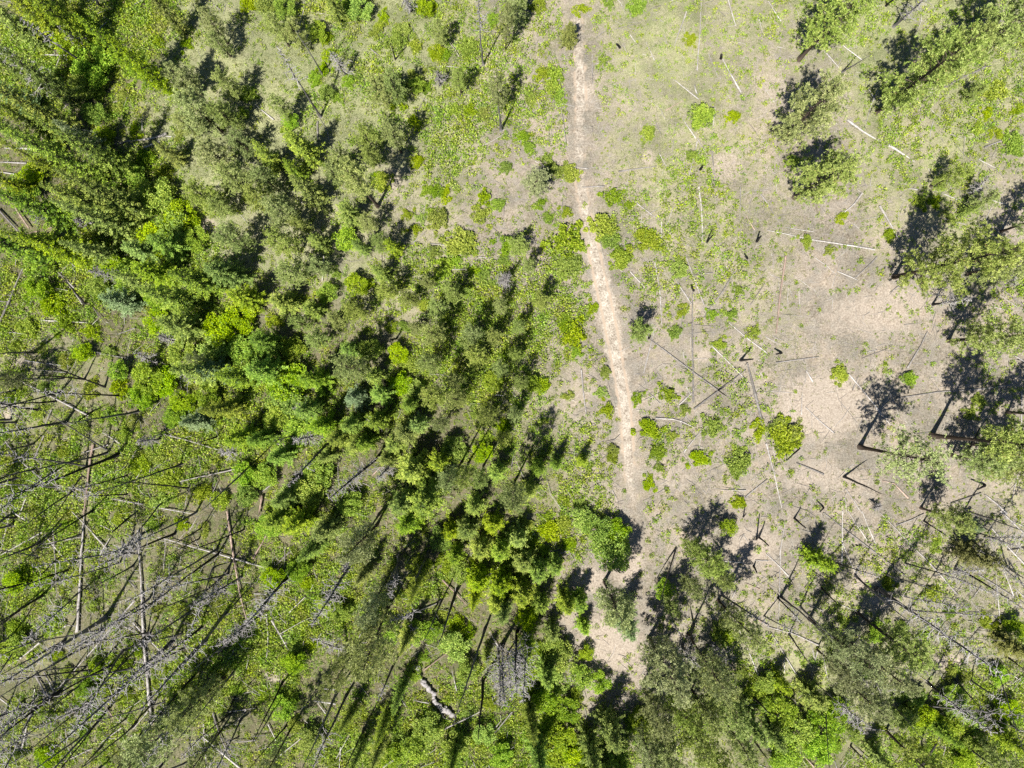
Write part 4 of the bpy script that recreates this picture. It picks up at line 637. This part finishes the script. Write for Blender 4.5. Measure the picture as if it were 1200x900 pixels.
# the smallest bushes beyond the counted ones grow in the same mass
x = np.concatenate([x] + [np.full(4, gx(p)) + r_u.normal(size=4) * .2 for p, *_ in REST]); y = np.concatenate([y] + [np.full(4, gy(q)) + r_u.normal(size=4) * .2 for _, q, *_ in REST]); n = len(x)
fb = np.concatenate([fb, np.zeros(n - len(fb))]); um2 = sample(UM, x, y); rc = r_u.uniform(.2, .6, n) * np.clip(.45 + um2 * .14, .45, 1) * np.clip(1 + .35 * fb, .5, 1.9); per = 22; z = terrain(x, y)
D = unit(n * per, r_u); D[:, 2] = np.abs(D[:, 2]); q = np.repeat(rc, per) * r_u.random(n * per) ** .45
C = np.repeat(np.stack([x, y, z], 1), per, 0) + D * q[:, None] * np.array([1, 1, 1.1]) + np.array([0, 0, .05])
tint = np.clip(.5 + .32 * (np.repeat(r_u.random(n), per) - .5) + r_u.normal(size=n * per) * .2, 0, .94); tint[r_u.random(n * per) < .035] = 1
b = MB(); b.leaves(C, D * .6 + r_u.normal(size=D.shape) * .7 + np.array([0, 0, .2]), r_u.uniform(.19, .34, n * per) * np.repeat(np.clip(rc / .5, .5, 1), per), r_u.uniform(.12, .23, n * per) * np.repeat(np.clip(rc / .5, .5, 1), per), tint, rnd=r_u)
o = link('undergrowth', b.mesh('undergrowth', [M['under']])); o['kind'] = 'stuff'; o['label'] = 'bright leafy undergrowth covering the forest floor'
NG = 150000; x = r_u.uniform(-85, 85, NG); y = r_u.uniform(-66, 66, NG)
den = np.clip(sample(GM, x, y) / 8, 0, 1) * (1 - .85 * bare(x, y)) * np.clip(.7 + .75 * fbm(x, y, .8), .05, 1.9)
k = (r_u.random(NG) < den * .95) & (path_dist(x, y) > 1.5); x, y = x[k], y[k]; n = len(x); per = 5
C = np.repeat(np.stack([x, y, terrain(x, y)], 1), per, 0) + r_u.normal(size=(n * per, 3)) * np.array([.11, .11, 0])
D = r_u.normal(size=(n * per, 3)) * np.array([.9, .9, .2]) + np.array([0, 0, .8])
b = MB(); b.leaves(C, D, r_u.uniform(.14, .34, n * per), r_u.uniform(.035, .075, n * per), np.clip(np.repeat(r_u.random(n), per) * .75 + r_u.random(n * per) * .3, 0, 1), rnd=r_u)
o = link('meadow_grass', b.mesh('meadow_grass', [M['grass']])); o['kind'] = 'stuff'; o['label'] = 'dry and green meadow grass tufts on the slope'
NT = 26000; x = r_u.uniform(-80, 80, NT); y = r_u.uniform(-62, 62, NT); pxs = x / H * F + 600
w = np.where(pxs > 620, .30, .15) + .5 * np.exp(-(((pxs - 130) / 170) ** 2 + ((450 - y / H * F - 700) / 190) ** 2)) + .25 * np.exp(-(((pxs - 830) / 90) ** 2 + ((450 - y / H * F - 450) / 150) ** 2)) + .25 * np.exp(-(((pxs - 1080) / 150) ** 2 + ((450 - y / H * F - 680) / 110) ** 2))
k = (r_u.random(NT) < w) & (path_dist(x, y) > 1.6); b = MB()
for X, Y in zip(x[k], y[k]):
    L = (r_u.gamma(2.2, .45) + .25) * (1.9 if r_u.random() < .12 else 1); a = r_u.random() * 6.283; z = float(terrain(X, Y)); d = np.array([math.cos(a), math.sin(a)]) * L / 2; bd = r_u.normal(size=2) * .06 * L
    rr = r_u.uniform(.016, .04) * (1.5 if L > 2.2 else 1); u0 = .06 + (.13 * max(0, float(sample(UM, X, Y)) - 1.5) if r_u.random() < .7 else 0)
    b.tube([(X - d[0], Y - d[1], z + u0 * r_u.uniform(.3, 1)), (X + bd[0], Y + bd[1], z + u0), (X + d[0], Y + d[1], z + u0 * r_u.uniform(.3, 1.3))], [rr, rr * .9, rr * .4], 3, cap=False, mat=int(r_u.random() < .6))
o = link('twig_litter', b.mesh('twig_litter', [M['logg'], M['logw']])); o['kind'] = 'stuff'; o['label'] = 'pale twigs and broken branches strewn on the ground'

# ---------------------------------------------------------------- labels: look, then the nearest landmark
LAND = [('the top end of the track', 674, 20), ('the widest track stretch', 712, 355), ('the lower end of the track', 742, 600), ('the bare dirt patch', 715, 755),
        ('the twin round shrubs', 662, 288), ('the winding line of pale stones', 508, 815), ('the thick bleached log', 172, 163), ('the long upright log', 173, 735),
        ('the tan bare slope', 960, 480), ('the thick grey log on the slope', 885, 462), ('the two long-shadowed pines', 1055, 515), ('the large bare dead tree', 1105, 735), ('the top left corner', 0, 0),
        ('the top right corner', 1200, 0), ('the bottom left corner', 0, 900), ('the bottom right corner', 1200, 900), ('the three clumped pines', 960, 120), ('the yellow cedar at the right', 1145, 652),
        ('the largest dull pine', 785, 800), ('the pale round-topped pine', 413, 755), ('the huge right-edge pine', 1120, 318), ('the round trackside cedar', 667, 42), ('the single pine beside the track', 748, 385),
        ('the three trunk shadows', 550, 535), ('the yellow bush', 80, 423), ('the leaning dark pole', 550, 790), ('the dark far-left stand', 80, 300),
        ('the bright young firs', 565, 660), ('the grass gap at upper left', 225, 50), ('the long white log', 505, 845), ('the lower right grey log', 980, 650),
        ('the straight grey log', 812, 405), ('the trackside shrub patch', 520, 215), ('the middle of the stand', 440, 480), ('the left edge midpoint', 0, 450), ('the top edge midpoint', 600, 0), ('the right edge midpoint', 1200, 450), ('the bottom edge midpoint', 600, 900)]
DIRS = ['right of', 'above right of', 'above', 'above left of', 'left of', 'below left of', 'below', 'below right of']
ORD = ['nearest', 'second nearest', 'third nearest', 'fourth nearest', 'fifth nearest', 'sixth nearest', 'seventh nearest', 'eighth nearest', 'ninth nearest', 'tenth nearest', 'eleventh nearest', 'twelfth nearest'] + [f'{w} nearest' for w in 'thirteenth fourteenth fifteenth sixteenth seventeenth eighteenth nineteenth twentieth'.split()]
bins = {}
for t in THINGS:
    if t['label']: t['o']['label'] = t['label']; continue
    _, nm, dx, dy = min(((t['x'] - X) ** 2 + (t['y'] - Y) ** 2, nm, t['x'] - X, Y - t['y']) for nm, X, Y in LAND)
    d = DIRS[int(round(math.degrees(math.atan2(dy, dx)) / 45)) % 8]; bins.setdefault((t['desc'], d, nm), []).append((math.hypot(dx, dy), t))
for (desc, d, nm), L in bins.items():
    L.sort(key=lambda q: q[0])
    for i, (_, t) in enumerate(L): t['o']['label'] = f"{desc} {d} {nm}" + (f", {ORD[i]}" if len(L) > 1 else '')

# ---------------------------------------------------------------- light and camera
w = bpy.data.worlds.new('World'); scn.world = w; w.use_nodes = True; nt = w.node_tree
sky = nt.nodes.new('ShaderNodeTexSky'); sky.sky_type = 'NISHITA'; sky.sun_disc = False; sky.sun_elevation = SUN_EL; sky.sun_rotation = SUN_AZ; sky.altitude = 1800; sky.air_density = .7; sky.dust_density = .4; sky.ozone_density = 1.0
nt.links.new(sky.outputs[0], nt.nodes['Background'].inputs[0]); nt.nodes['Background'].inputs[1].default_value = .07
L = bpy.data.lights.new('sun', 'SUN'); L.energy = 5.0; L.angle = math.radians(.53); L.color = (1, .955, .88)
so = link('sun', L); sd = Vector((-math.sin(math.radians(28.7)) * math.cos(SUN_EL), -math.cos(math.radians(28.7)) * math.cos(SUN_EL), math.sin(SUN_EL)))
so.rotation_euler = sd.to_track_quat('Z', 'Y').to_euler(); so.location = sd * 80
cam = bpy.data.cameras.new('camera'); cam.sensor_width = 36; cam.lens = 25.0; cam.clip_end = 6000; cam.clip_start = .5
co = link('camera', cam); co.location = (0, 0, H); co.rotation_euler = (0, 0, 0); scn.camera = co
vs = scn.view_settings; vs.view_transform = 'Standard'; vs.look = 'None'; vs.gamma = 1; vs.use_curve_mapping = False; vs.exposure = .93
scn.render.engine = 'CYCLES'; scn.cycles.use_denoising = False; scn.cycles.max_bounces = 6; scn.cycles.diffuse_bounces = 2; scn.cycles.transmission_bounces = 2
